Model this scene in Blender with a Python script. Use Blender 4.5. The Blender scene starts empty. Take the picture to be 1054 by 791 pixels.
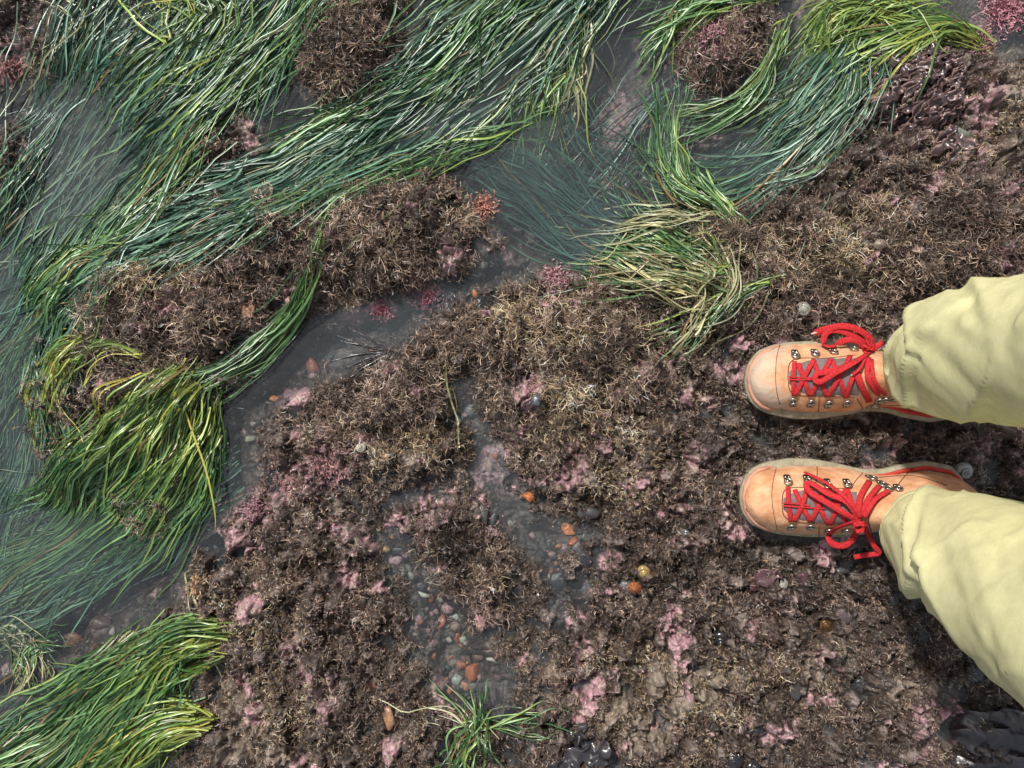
import bpy, math, random
import numpy as np
from mathutils import Vector, Matrix, Quaternion
from mathutils.bvhtree import BVHTree

rng = np.random.default_rng(7)
random.seed(7)
S = 1.33e-3            # metres per photo pixel at the water level
H = 1.35               # camera height above the water
CX, CY = 527.0, 395.5
SC = bpy.context.scene
COL = SC.collection
PI = math.pi

def P(px, py, z=0.0):
    """a place of the reef given by its photo pixel and its height above the water"""
    k = S * (1 - z / H)
    return Vector(((px - CX) * k, (CY - py) * k, z))

# ------------------------------------------------------------------ noise
def _hash(ix, iy, seed):
    h = (ix.astype(np.int64) * 374761393 + iy.astype(np.int64) * 668265263 + seed * 1442695041) & 0xFFFFFFFF
    h = ((h ^ (h >> 13)) * 1274126177) & 0xFFFFFFFF
    h = h ^ (h >> 16)
    return h
def perlin(x, y, seed=0):
    x = np.asarray(x, float); y = np.asarray(y, float)
    x0 = np.floor(x); y0 = np.floor(y)
    fx = x - x0; fy = y - y0
    def g(ix, iy, dx, dy):
        a = _hash(ix, iy, seed) / 4294967296.0 * 2 * PI
        return np.cos(a) * dx + np.sin(a) * dy
    u = fx * fx * fx * (fx * (fx * 6 - 15) + 10); v = fy * fy * fy * (fy * (fy * 6 - 15) + 10)
    a = g(x0, y0, fx, fy); b = g(x0 + 1, y0, fx - 1, fy)
    c = g(x0, y0 + 1, fx, fy - 1); d = g(x0 + 1, y0 + 1, fx - 1, fy - 1)
    return ((a + (b - a) * u) * (1 - v) + (c + (d - c) * u) * v) * 1.5
def fbm(x, y, seed=0, o=4):
    r = 0; a = 1; t = 0
    for i in range(o):
        r = r + a * perlin(x * 2 ** i, y * 2 ** i, seed + i * 17); t += a; a *= .5
    return r / t * 1.3
def worley(x, y, seed=0):
    x0 = np.floor(x); y0 = np.floor(y)
    best = np.full(x.shape, 9.0)
    for i in (-1, 0, 1):
        for j in (-1, 0, 1):
            cx = x0 + i; cy = y0 + j
            px = cx + _hash(cx, cy, seed) / 4294967296.0
            py = cy + _hash(cx, cy, seed + 91) / 4294967296.0
            best = np.minimum(best, (px - x) ** 2 + (py - y) ** 2)
    return np.sqrt(best)
def sstep(a, b, x):
    t = np.clip((x - a) / (b - a), 0, 1)
    return t * t * (3 - 2 * t)
def sdf(poly, x, y):
    d = np.full(x.shape, 1e12); inside = np.zeros(x.shape, bool)
    n = len(poly)
    for i in range(n):
        ax, ay = poly[i]; bx, by = poly[(i + 1) % n]
        ex, ey = bx - ax, by - ay
        wx, wy = x - ax, y - ay
        t = np.clip((wx * ex + wy * ey) / (ex * ex + ey * ey + 1e-9), 0, 1)
        d = np.minimum(d, (wx - ex * t) ** 2 + (wy - ey * t) ** 2)
        c = ((ay > y) != (by > y)) & (x < (bx - ax) * (y - ay) / (by - ay + 1e-12) + ax)
        inside ^= c
    return np.sqrt(d) * np.where(inside, -1, 1)

# ------------------------------------------------------------------ zones of the reef (photo pixels at water level)
WATER = [  # polygon, depth (m)
 ([(-150,-200),(640,-200),(610,0),(560,60),(500,125),(450,160),(380,172),(300,195),(230,190),(180,205),(120,245),(95,285),(75,330),(35,380),(25,440),(40,490),(70,520),(150,545),(195,560),(205,590),(150,640),(60,690),(0,700),(-150,740)], .050),
 ([(-200,690),(60,690),(180,655),(205,700),(180,760),(150,1000),(-200,1000)], .050),
 ([(560,60),(610,-60),(700,-100),(702,20),(690,70),(700,120),(692,180),(660,250),(600,275),(545,280),(515,255),(470,205),(452,165),(500,120)], .055),
 ([(690,-80),(1060,-80),(1060,55),(1000,45),(930,30),(880,60),(872,110),(840,160),(790,195),(740,205),(690,200)], .045),
 ([(1000,30),(1100,10),(1100,62),(1040,66)], .025),
 ([(560,270),(545,290),(490,300),(450,330),(420,350),(380,385),(330,400),(290,412),(262,440),(262,500),(215,560),(180,620),(140,600),(190,540),(205,480),(232,420),(262,368),(300,330),(350,318),(420,305),(455,285),(500,250)], .040),
 ([(455,400),(480,388),(503,412),(505,445),(470,440)], .030),
 ([(488,440),(506,445),(518,490),(545,532),(585,540),(622,535),(618,548),(590,566),(578,610),(568,655),(560,640),(560,596),(528,552),(500,508),(482,478)], .022),
 ([(384,545),(408,548),(434,580),(468,615),(500,655),(528,672),(535,700),(522,738),(470,742),(436,715),(424,660),(418,612),(398,584)], .034),
]
ISLAND = [
 [(310,-20),(420,-40),(425,60),(390,95),(330,110),(306,70)],
 [(-60,-60),(70,-60),(50,40),(60,70),(0,105),(-60,110)],
 [(-60,140),(25,130),(30,190),(0,210),(-60,220)],
 [(705,20),(740,18),(775,-10),(800,-20),(800,20),(780,60),(755,100),(715,100),(700,60)],
 [(190,125),(255,112),(275,150),(240,190),(190,195)],
]
MOUND = [ # x, y, rx, ry, height m
 (150,320,110,80,.045),(310,240,150,55,.040),(430,235,60,60,.035),(400,400,80,50,.030),(470,440,60,40,.02),(590,360,110,80,.035),
 (640,480,80,80,.02),(300,690,110,130,.03),(800,290,90,70,.025),(930,220,180,90,.028),(740,650,160,120,.018),(360,60,60,60,.04),(740,60,45,50,.03),
 (120,400,70,40,.02),(470,600,50,60,.012),(240,470,20,20,-.01),(940,110,70,60,.02),(300,590,90,50,.02)]
PINK = [ # x, y, rx, ry
 (440,303,22,12),(395,315,20,9),(498,212,16,14),(572,285,20,10),(292,412,22,14),(335,480,30,26),(262,520,34,22),(300,498,24,18),(352,545,16,14),(378,558,12,22),
 (442,512,12,30),(462,522,14,12),(592,478,14,24),(580,492,20,12),(650,400,18,10),(668,382,12,14),(690,520,26,10),(745,378,20,12),(764,368,14,9),
 (608,667,17,13),(306,662,10,26),(338,716,18,9),(318,694,12,12),(948,745,16,42),(962,715,14,18),(1022,268,16,12),(1038,338,18,10),(905,222,20,8),(944,200,14,10),
 (1002,120,20,26),(738,40,22,24),(738,150,36,20),(15,60,20,24),(30,500,28,24),(60,560,30,14),(705,522,24,10),(628,582,12,18),(1036,12,22,16),(986,400,14,12),
 (505,470,14,12),(530,445,10,10),(508,480,10,18),(622,450,10,22),(560,330,12,8),(610,300,10,8),(250,560,20,8),(180,300,14,10),(210,300,24,12),(720,470,9,22),(855,560,16,10),
 (770,640,12,10),(812,530,9,9),(890,470,9,18),(420,545,10,14),(505,620,8,12),(470,510,8,12),(930,345,20,8),(700,560,20,12),(540,500,16,12),(660,495,24,10),(275,600,10,8),
 (850,150,20,12),(985,250,20,8),(705,640,14,8),(765,735,16,10),(830,715,22,9),(990,560,16,24),(960,600,20,14),(440,660,8,8),(505,530,10,16),(640,120,30,30),(600,60,18,16),(655,172,22,18),(1000,170,26,16),(900,212,34,12),(1010,100,18,30),(955,190,24,10),(575,210,14,10),(1030,200,20,14),(760,500,14,10),(680,740,14,10),(600,700,9,16)]
SAND = [(1030,50,34,16),(555,150,38,26),(452,690,26,28),(268,764,30,32),(262,720,26,20),(720,705,30,22),(650,745,44,28),(850,670,34,20),(930,700,34,14),(1000,170,44,20),
 (1030,100,24,30),(365,550,12,16),(600,400,20,10),(880,245,30,18),(790,270,20,12),(560,420,14,10),(845,215,24,10),(960,360,30,12),(200,310,26,16),(230,700,16,20),(700,480,14,10),
 (620,330,30,14),(1010,430,26,12),(560,700,12,20),(690,700,20,30),(800,420,12,6),(150,190,14,8),(415,470,14,10),(630,190,26,18)]
HOLES = [(770,445,6),(919,213,6),(950,211,6),(668,746,7),(650,748,7),(681,729,8),(676,738,6),(740,656,9),(845,640,9),(880,705,7),(963,622,6),(998,640,7),(968,755,10),(755,778,11),
 (715,682,9),(1028,60,4),(382,704,6),(305,746,5),(560,742,5),(840,330,5),(980,226,5),(635,424,6),(905,640,5),(795,560,5),(705,600,5),(640,700,4),(915,760,6),(870,610,6),(620,640,4)]
FOOT = [[(752,510),(762,485),(785,473),(835,470),(870,484),(905,484),(950,472),(985,482),(1000,505),(985,530),(940,556),(840,560),(780,550),(756,530)],
        [(757,385),(772,358),(800,348),(850,345),(940,352),(975,372),(985,405),(970,432),(940,428),(890,424),(835,434),(795,430),(765,410)]]

def blobs(lst, x, y, soft=.55):
    r = np.zeros(x.shape)
    for b in lst:
        cx, cy, rx, ry = b[:4]
        q = np.sqrt(((x - cx) / rx) ** 2 + ((y - cy) / ry) ** 2)
        r = np.maximum(r, 1 - sstep(soft, 1.25, q))
    return r

def fields(X, Y):
    """height and surface fields of the reef at world X, Y"""
    px = X / S + CX; py = CY - Y / S
    wx = px + 16 * fbm(px / 60, py / 60, 1, 3) + 7 * fbm(px / 15, py / 15, 5, 3)
    wy = py + 16 * fbm(px / 60, py / 60, 2, 3) + 7 * fbm(px / 15, py / 15, 6, 3)
    d = np.full(X.shape, 1e9); dep = np.full(X.shape, .03)
    for poly, dp in WATER:
        dd = sdf(poly, wx, wy)
        dep = np.where(dd < d, dp, dep); d = np.minimum(d, dd)
    for poly in ISLAND:
        d = np.maximum(d, -sdf(poly, wx, wy))
    # outside the photographed part: pools and ridges from noise alone
    out = sstep(90, 260, np.maximum(np.abs(px - 527) - 527, np.abs(py - 395) - 395))
    dn = 160 * (fbm(px / 520, py / 520, 33, 4) + .12)
    d = d * (1 - out) + dn * out
    gap = np.clip(fbm(px / 42, py / 42, 91, 3) - .22, 0, 1) * (1 - sstep(620, 760, px)) * sstep(270, 330, py) + .6 * np.clip(fbm(px / 30, py / 30, 92, 3) - .30, 0, 1)
    d = np.where(d > 0, d - gap * 150 * (1 - sstep(20, 80, d)), d)
    d = np.clip(d, -400, 400)
    h = np.where(d < 0, -.004 - dep * sstep(0, 30, -d), .002 + .014 * sstep(0, 40, d))
    for mx, my, rx, ry, hh in MOUND:
        q = ((wx - mx) / rx) ** 2 + ((wy - my) / ry) ** 2
        h = h + hh * np.exp(-q * 1.3) * sstep(-6, 22, d)
    land = sstep(-4, 14, d)
    h = h + land * .030 * fbm(px / 40, py / 40, 11, 4) * sstep(0, 30, d)
    rd = 1 - 2.2 * np.abs(fbm(px / 34 + 3, py / 34, 15, 4))
    h = h - land * .024 * np.clip(rd - .50, 0, 1) * 1.6 * sstep(2, 26, d)
    h = h + land * .016 * fbm(px / 16, py / 16, 16, 3) * sstep(0, 16, d)
    h = h + (.4 + .6 * land) * .004 * (.5 - worley(px / 17 + .3 * fbm(px / 9, py / 9, 8, 2), py / 17, 12))
    h = h + (.4 + .6 * land) * .0016 * (.5 - worley(px / 6.5, py / 6.5, 13)) + (.3 + .7 * land) * .0052 * fbm(px / 4.2, py / 4.2, 14, 3)
    far = sstep(600, 4000, np.hypot(px - 527, py - 395))
    h = h + far * .10 * fbm(px / 1500, py / 1500, 21, 3)
    for hx, hy, r in HOLES:
        q = np.hypot(px - hx, py - hy) / r
        h = h - .016 * (1 - sstep(.55, 1.1, q)) + .002 * np.exp(-((q - 1.35) * 3) ** 2)
    fd = np.minimum(sdf(FOOT[0], px, py), sdf(FOOT[1], px, py))
    k = 1 - sstep(-2, 9, fd)
    h = h * (1 - k) + k * np.minimum(h, .020 + .002 * fbm(px / 8, py / 8, 77, 2))
    h = h * (1 - k * .9) + .9 * k * .019
    pn = fbm(px / 7, py / 7, 41, 3)
    pk = np.clip(blobs(PINK, wx + 9 * pn, wy + 9 * fbm(px / 7, py / 7, 45, 3)) * sstep(-.30, .12, pn + .05), 0, 1)
    pk = pk * (.35 + .65 * sstep(-.5, .15, fbm(px / 4, py / 4, 47, 2))); pk = np.maximum(pk, 1.0 * sstep(.36, .46, fbm(px / 48, py / 48, 43, 4) + .16 * pn))
    sd = np.clip(blobs(SAND, wx, wy), 0, 1)
    return h, d, pk, sd, fd

def axis(a, step, far):
    core = np.arange(-a, a + step / 2, step)
    t = []; x = a; st = step
    while x < far:
        st *= 1.14; x += st; t.append(x)
    t = np.array(t)
    return np.concatenate([-t[::-1], core, t])
AX = axis(.82, .0016, 60.0); AY = axis(.64, .0016, 60.0)
GX, GY = np.meshgrid(AX, AY, indexing='xy')
HF, DF, PK, SD, FD = fields(GX, GY)

def samp(F, x, y):
    i = np.clip(np.searchsorted(AX, x) - 1, 0, len(AX) - 2); j = np.clip(np.searchsorted(AY, y) - 1, 0, len(AY) - 2)
    u = (x - AX[i]) / (AX[i + 1] - AX[i]); v = (y - AY[j]) / (AY[j + 1] - AY[j])
    u = np.clip(u, 0, 1); v = np.clip(v, 0, 1)
    return (F[j, i] * (1 - u) + F[j, i + 1] * u) * (1 - v) + (F[j + 1, i] * (1 - u) + F[j + 1, i + 1] * u) * v
def ground(x, y):
    return float(samp(HF, np.array([x]), np.array([y]))[0])
def on_ground(px, py):
    """iterate the view ray of a photo pixel down to the reef"""
    z = 0.0
    for _ in range(4):
        p = P(px, py, z); z = ground(p.x, p.y)
    return P(px, py, z)

# ------------------------------------------------------------------ mesh helpers
def np_mesh(name, V, Q, col=None, smooth=True):
    me = bpy.data.meshes.new(name)
    V = np.ascontiguousarray(V, dtype=np.float32).reshape(-1, 3); Q = np.ascontiguousarray(Q, dtype=np.int32)
    n, k = Q.shape
    me.vertices.add(len(V)); me.vertices.foreach_set('co', V.ravel())
    me.loops.add(n * k); me.loops.foreach_set('vertex_index', Q.ravel())
    me.polygons.add(n)
    me.polygons.foreach_set('loop_start', np.arange(0, n * k, k, dtype=np.int32))
    me.polygons.foreach_set('loop_total', np.full(n, k, dtype=np.int32))
    me.polygons.foreach_set('use_smooth', np.full(n, smooth, dtype=bool))
    me.update(calc_edges=True)
    if col is not None:
        c = np.ones((len(V), 4), np.float32); c[:, :3] = col.reshape(-1, 3)
        a = me.color_attributes.new('Col', 'FLOAT_COLOR', 'POINT'); a.data.foreach_set('color', c.ravel())
    return me
def link(name, me, mat, parent=None):
    o = bpy.data.objects.new(name, me)
    if mat: me.materials.append(mat)
    COL.objects.link(o)
    if parent: o.parent = parent
    return o
def tag(o, label=None, cat=None, group=None, kind=None):
    if label: o['label'] = label
    if cat: o['category'] = cat
    if group: o['group'] = group
    if kind: o['kind'] = kind
    return o
def empty(name, loc=(0, 0, 0)):
    o = bpy.data.objects.new(name, None); o.empty_display_size = .02; o.location = loc; COL.objects.link(o); return o
class MB:
    def __init__(s): s.v = []; s.f = []
    def add(s, v, f):
        n = len(s.v); s.v += [tuple(p) for p in v]; s.f += [tuple(i + n for i in q) for q in f]
    def obj(s, name, mat, parent=None, smooth=True, sub=0):
        me = bpy.data.meshes.new(name); me.from_pydata(s.v, [], s.f); me.update()
        if smooth:
            me.polygons.foreach_set('use_smooth', [True] * len(me.polygons))
        o = link(name, me, mat, parent)
        if sub:
            m = o.modifiers.new('sub', 'SUBSURF'); m.levels = sub; m.render_levels = sub
        return o
def loft(rings, cap=True, closed=True):
    n = len(rings[0]); v = [p for r in rings for p in r]; f = []
    for i in range(len(rings) - 1):
        for j in range(n if closed else n - 1):
            k = (j + 1) % n
            f.append((i * n + j, i * n + k, (i + 1) * n + k, (i + 1) * n + j))
    if cap:
        f.append(tuple(range(n - 1, -1, -1))); f.append(tuple((len(rings) - 1) * n + j for j in range(n)))
    return v, f
def smooth_path(pts, n=8, closed=False):
    pts = [Vector(p) for p in pts]; out = []
    m = len(pts)
    rng_ = range(m if closed else m - 1)
    for i in rng_:
        if closed:
            a, b, c, d = pts[i - 1], pts[i], pts[(i + 1) % m], pts[(i + 2) % m]
        else:
            a, b, c, d = pts[max(i - 1, 0)], pts[i], pts[i + 1], pts[min(i + 2, m - 1)]
        for k in range(n):
            t = k / n
            out.append(.5 * ((2 * b) + (c - a) * t + (2 * a - 5 * b + 4 * c - d) * t * t + (3 * b - a - 3 * c + d) * t ** 3))
    if not closed: out.append(pts[-1].copy())
    return out
def strap(mb, path, w, th, ups=None, n=8, taper=None):
    """flattened tube (lace, strap): w half width, th half thickness"""
    rings = []
    up0 = Vector((0, 0, 1))
    for i, p in enumerate(path):
        t = (path[min(i + 1, len(path) - 1)] - path[max(i - 1, 0)])
        if t.length < 1e-9: t = Vector((1, 0, 0))
        t.normalize()
        up = Vector(ups[i]) if ups is not None else up0
        up = up - t * up.dot(t)
        if up.length < .15: up = Vector((.3, 1, 0)) - t * Vector((.3, 1, 0)).dot(t)
        up.normalize(); sd = t.cross(up)
        k = taper(i / max(1, len(path) - 1)) if taper else 1
        rings.append([p + sd * (w * k * math.cos(2 * PI * j / n)) + up * (th * k * math.sin(2 * PI * j / n)) for j in range(n)])
    mb.add(*loft(rings))

# ------------------------------------------------------------------ materials
def lin(r, g, b):
    return tuple(((c / 255) / 12.92 if c / 255 <= .04045 else ((c / 255 + .055) / 1.055) ** 2.4) for c in (r, g, b))
def mat(name, color=None, rough=.6, spec=.5, metal=0, attr=False, noise=None, bump=None, col2=None, obj_random=0, sheen=0, trans=0, coat=0):
    """procedural material. noise=(scale, detail), bump=(scale, strength, distance)"""
    m = bpy.data.materials.new(name); m.use_nodes = True
    nt = m.node_tree; N = nt.nodes; L = nt.links; b = N['Principled BSDF']
    b.inputs['Roughness'].default_value = rough; b.inputs['Specular IOR Level'].default_value = spec; b.inputs['Metallic'].default_value = metal
    if coat: b.inputs['Coat Weight'].default_value = coat; b.inputs['Coat Roughness'].default_value = .08
    tc = N.new('ShaderNodeTexCoord')
    src = None
    if attr:
        a = N.new('ShaderNodeVertexColor'); a.layer_name = 'Col'; src = a.outputs['Color']
    elif color:
        r = N.new('ShaderNodeRGB'); r.outputs[0].default_value = (*color, 1); src = r.outputs[0]
    if noise:
        n = N.new('ShaderNodeTexNoise'); n.inputs['Scale'].default_value = noise[0]; n.inputs['Detail'].default_value = noise[1]; n.inputs['Roughness'].default_value = .65
        L.new(tc.outputs['Object'], n.inputs['Vector'])
        rp = N.new('ShaderNodeValToRGB'); rp.color_ramp.elements[0].position = .38; rp.color_ramp.elements[1].position = .62
        L.new(n.outputs['Fac'], rp.inputs['Fac'])
        mx = N.new('ShaderNodeMix'); mx.data_type = 'RGBA'
        L.new(rp.outputs['Color'], mx.inputs['Factor']); L.new(src, mx.inputs['A'])
        if col2: mx.inputs['B'].default_value = (*col2, 1)
        else:
            hs = N.new('ShaderNodeHueSaturation'); hs.inputs['Value'].default_value = noise[2] if len(noise) > 2 else .6
            L.new(src, hs.inputs['Color']); L.new(hs.outputs['Color'], mx.inputs['B'])
        src = mx.outputs['Result']
    if src: L.new(src, b.inputs['Base Color'])
    if bump:
        n2 = N.new('ShaderNodeTexNoise'); n2.inputs['Scale'].default_value = bump[0]; n2.inputs['Detail'].default_value = 4
        L.new(tc.outputs['Object'], n2.inputs['Vector'])
        bp = N.new('ShaderNodeBump'); bp.inputs['Strength'].default_value = bump[1]; bp.inputs['Distance'].default_value = bump[2]
        L.new(n2.outputs['Fac'], bp.inputs['Height']); L.new(bp.outputs['Normal'], b.inputs['Normal'])
    m['src'] = 1
    return m

# ------------------------------------------------------------------ reef ground
px = GX / S + CX; py = CY - GY / S
n1 = fbm(px / 9, py / 9, 51, 4)[..., None]; n2 = fbm(px / 3.2, py / 3.2, 52, 3)[..., None]; n3 = fbm(px / 70, py / 70, 53, 3)[..., None]
sp = _hash(np.floor(px / 1.7), np.floor(py / 1.7), 5) / 4294967296.0
rock = np.array(lin(70, 60, 58)) * (1 + .35 * n1) + .02 * n3
dark = np.array(lin(36, 28, 26))
colr = rock * (1 - sstep(-.1, .35, n1 + n2 * .5)) + dark * sstep(-.1, .35, n1 + n2 * .5)
gold = np.array(lin(140, 118, 92))
colr = colr + (gold - colr) * (.3 * sstep(.0, .4, n2 - n3 * .3))
bare = sstep(.22, .34, fbm(px / 20, py / 20, 59, 4))[..., None]
colr = colr + (np.array(lin(150, 136, 130)) * (1 + .5 * n2) - colr) * .6 * bare
sandc = np.array(lin(160, 146, 132)) * (1 + .25 * n2 + .2 * n1)
s3 = (SD * .8 * (.35 + .65 * sstep(-.4, .2, fbm(px / 6, py / 6, 55, 3))))[..., None]
colr = colr * (1 - s3) + sandc * s3
n5 = fbm(px / 1.9, py / 1.9, 57, 2)[..., None]
pinkc = np.array(lin(200, 158, 166)) * (1 + .35 * n2 + .5 * n5) + np.array([.08, .0, .02]) * n1
pinkc = pinkc + (np.array(lin(190, 174, 160)) - pinkc) * (.7 * sstep(.05, .4, fbm(px / 11, py / 11, 58, 3)))[..., None]
pinkc = pinkc * (1 - .6 * sstep(.25, .45, n5 - n2 * .4))
p3 = np.clip(PK * 1.0, 0, 1)[..., None]
colr = colr * (1 - p3) + pinkc * p3
wet = sstep(4, -10, DF)[..., None]                       # silt lying on the pool floors
silt = np.array(lin(76, 64, 62)) * (1 + .3 * n1 + .15 * n2)
wk = .50 * wet * (1 - .55 * p3) * (1 - .8 * s3)
colr = colr * (1 - wk) + silt * wk
fleck = (sp > .985)[..., None] * sstep(-.2, .5, n1)
colr = colr + fleck * (np.array(lin(200, 190, 180)) - colr) * .7
colr = np.clip(colr, .012, .8)
ny, nx = GX.shape
idx = np.arange(nx * ny).reshape(ny, nx)
Q = np.stack([idx[:-1, :-1], idx[:-1, 1:], idx[1:, 1:], idx[1:, :-1]], -1).reshape(-1, 4)
M_ground = mat('reef_rock', attr=True, rough=.42, spec=.5, noise=(900, 4, .55), bump=(700, .9, .0012))
g = link('reef_ground', np_mesh('reef_ground', np.stack([GX, GY, HF], -1), Q, colr), M_ground)
tag(g, kind='structure')

# ------------------------------------------------------------------ water
def water_material():
    m = bpy.data.materials.new('sea_water'); m.use_nodes = True
    nt = m.node_tree; N = nt.nodes; L = nt.links; N.clear()
    out = N.new('ShaderNodeOutputMaterial')
    tr = N.new('ShaderNodeBsdfTransparent'); tr.inputs['Color'].default_value = (.82, .86, .86, 1)
    df = N.new('ShaderNodeBsdfDiffuse'); df.inputs['Color'].default_value = (.35, .41, .46, 1)     # fine silt, with the sky's reflected haze put into the colour
    gl = N.new('ShaderNodeBsdfGlossy'); gl.inputs['Roughness'].default_value = .04; gl.inputs['Color'].default_value = (1, 1, 1, 1)
    fr = N.new('ShaderNodeFresnel'); fr.inputs['IOR'].default_value = 1.36
    tc = N.new('ShaderNodeTexCoord')
    n = N.new('ShaderNodeTexNoise'); n.inputs['Scale'].default_value = 34; n.inputs['Detail'].default_value = 3
    bp = N.new('ShaderNodeBump'); bp.inputs['Strength'].default_value = .55; bp.inputs['Distance'].default_value = .006
    L.new(tc.outputs['Object'], n.inputs['Vector']); L.new(n.outputs['Fac'], bp.inputs['Height'])
    L.new(bp.outputs['Normal'], gl.inputs['Normal']); L.new(bp.outputs['Normal'], fr.inputs['Normal'])
    n2 = N.new('ShaderNodeTexNoise'); n2.inputs['Scale'].default_value = 5; n2.inputs['Detail'].default_value = 3
    L.new(tc.outputs['Object'], n2.inputs['Vector'])
    mr = N.new('ShaderNodeMapRange'); mr.inputs['From Min'].default_value = .3; mr.inputs['From Max'].default_value = .7
    mr.inputs['To Min'].default_value = .025; mr.inputs['To Max'].default_value = .095
    L.new(n2.outputs['Fac'], mr.inputs['Value'])
    m1 = N.new('ShaderNodeMixShader'); L.new(mr.outputs['Result'], m1.inputs['Fac']); L.new(tr.outputs[0], m1.inputs[1]); L.new(df.outputs[0], m1.inputs[2])
    m2 = N.new('ShaderNodeMixShader'); L.new(fr.outputs[0], m2.inputs['Fac']); L.new(m1.outputs[0], m2.inputs[1]); L.new(gl.outputs[0], m2.inputs[2])
    L.new(m2.outputs[0], out.inputs['Surface'])
    return m
R = 60.0
w = link('water', np_mesh('water', np.array([[-R, -R, 0], [R, -R, 0], [R, R, 0], [-R, R, 0]]), np.array([[0, 1, 2, 3]])), water_material())
tag(w, kind='structure')

# ------------------------------------------------------------------ strands
def ribbon_arrays(Pt, Wd, C, tilt=.6, fold=0.0):
    """Pt (N,K,3), Wd (N,K), C (N,K,3)"""
    N, K, _ = Pt.shape
    T = np.gradient(Pt, axis=1); T /= np.linalg.norm(T, axis=2, keepdims=True) + 1e-12
    up = np.tile(np.array([0, 0, 1.0]), (N, 1)) + rng.normal(0, tilt, (N, 3)); up = up[:, None, :]
    Sd = np.cross(T, up); Sd /= np.linalg.norm(Sd, axis=2, keepdims=True) + 1e-12
    if fold:
        Nn = np.cross(Sd, T)
        V = np.stack([Pt - Sd * Wd[..., None], Pt - Nn * (Wd * fold)[..., None], Pt + Sd * Wd[..., None]], 2); m = 3
    else:
        V = np.stack([Pt - Sd * Wd[..., None], Pt + Sd * Wd[..., None]], 2); m = 2
    base = (np.arange(N)[:, None] * K + np.arange(K - 1)[None, :]) * m
    qs = [np.stack([base + a, base + a + 1, base + a + m + 1, base + a + m], -1).reshape(-1, 4) for a in range(m - 1)]
    return V, np.concatenate(qs), np.repeat(C[:, :, None, :], m, axis=2)
def ribbon_mesh(name, Pt, Wd, C, tilt=.6, fold=0.0):
    v, q, c = ribbon_arrays(Pt, Wd, C, tilt, fold)
    return np_mesh(name, v, q, c, smooth=True)

def grow(base, dirn, L, K, curl, up=.0):
    N = len(base); pts = np.empty((N, K, 3)); pts[:, 0] = base; d = dirn.copy()
    for k in range(1, K):
        d = d + rng.normal(0, curl, (N, 3)); d[:, 2] += up
        d /= np.linalg.norm(d, axis=1, keepdims=True) + 1e-9
        pts[:, k] = pts[:, k - 1] + d * (L / (K - 1))[:, None]
    return pts

M_turf = mat('wet_turf_algae', attr=True, rough=.38, spec=.5)

DARKT_SHADOW = [(880,448,120,22),(770,560,70,26),(880,585,120,34),(700,580,50,40),(760,460,60,30),(1000,600,60,60),(120,470,60,30),(255,400,30,40),(540,620,30,50),(690,640,40,30),(440,690,20,40),(240,560,40,20),(640,560,60,30),(760,330,60,20),(590,300,20,30),(330,60,30,50),(470,560,50,26),(800,360,20,30)]  # darker turf patches; leg and boot shadow is painted in around the boots
GOLD = [(560,330,90,45),(440,450,70,30),(600,420,50,50),(420,180,60,30),(700,260,60,60),(990,120,60,60),(300,730,50,50),(700,690,120,70),(190,300,70,40),(850,260,90,40),(640,470,50,70),(260,640,60,60)]
LONG = [(170,330,110,80),(360,240,140,60),(400,400,100,80),(580,370,110,90),(800,280,120,70),(360,60,60,60),(470,600,60,80),(930,250,130,60),(740,60,50,60),(1000,230,60,60)]
CLEAR = [(753,777,13,12),(773,786,9,9),(740,655,11,11),(846,640,11,11),(887,705,18,14),(715,681,14,11),(795,602,26,12),(1003,690,11,12),(401,738,8,13),(825,320,8,8),(372,460,7,7),
         (940,98,56,44),(592,766,26,22),(1020,768,46,26),(776,752,13,9),(662,588,8,8),(653,605,7,7),(868,632,12,10),(820,706,13,14),(552,413,8,9),(987,137,12,8)]
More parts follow.
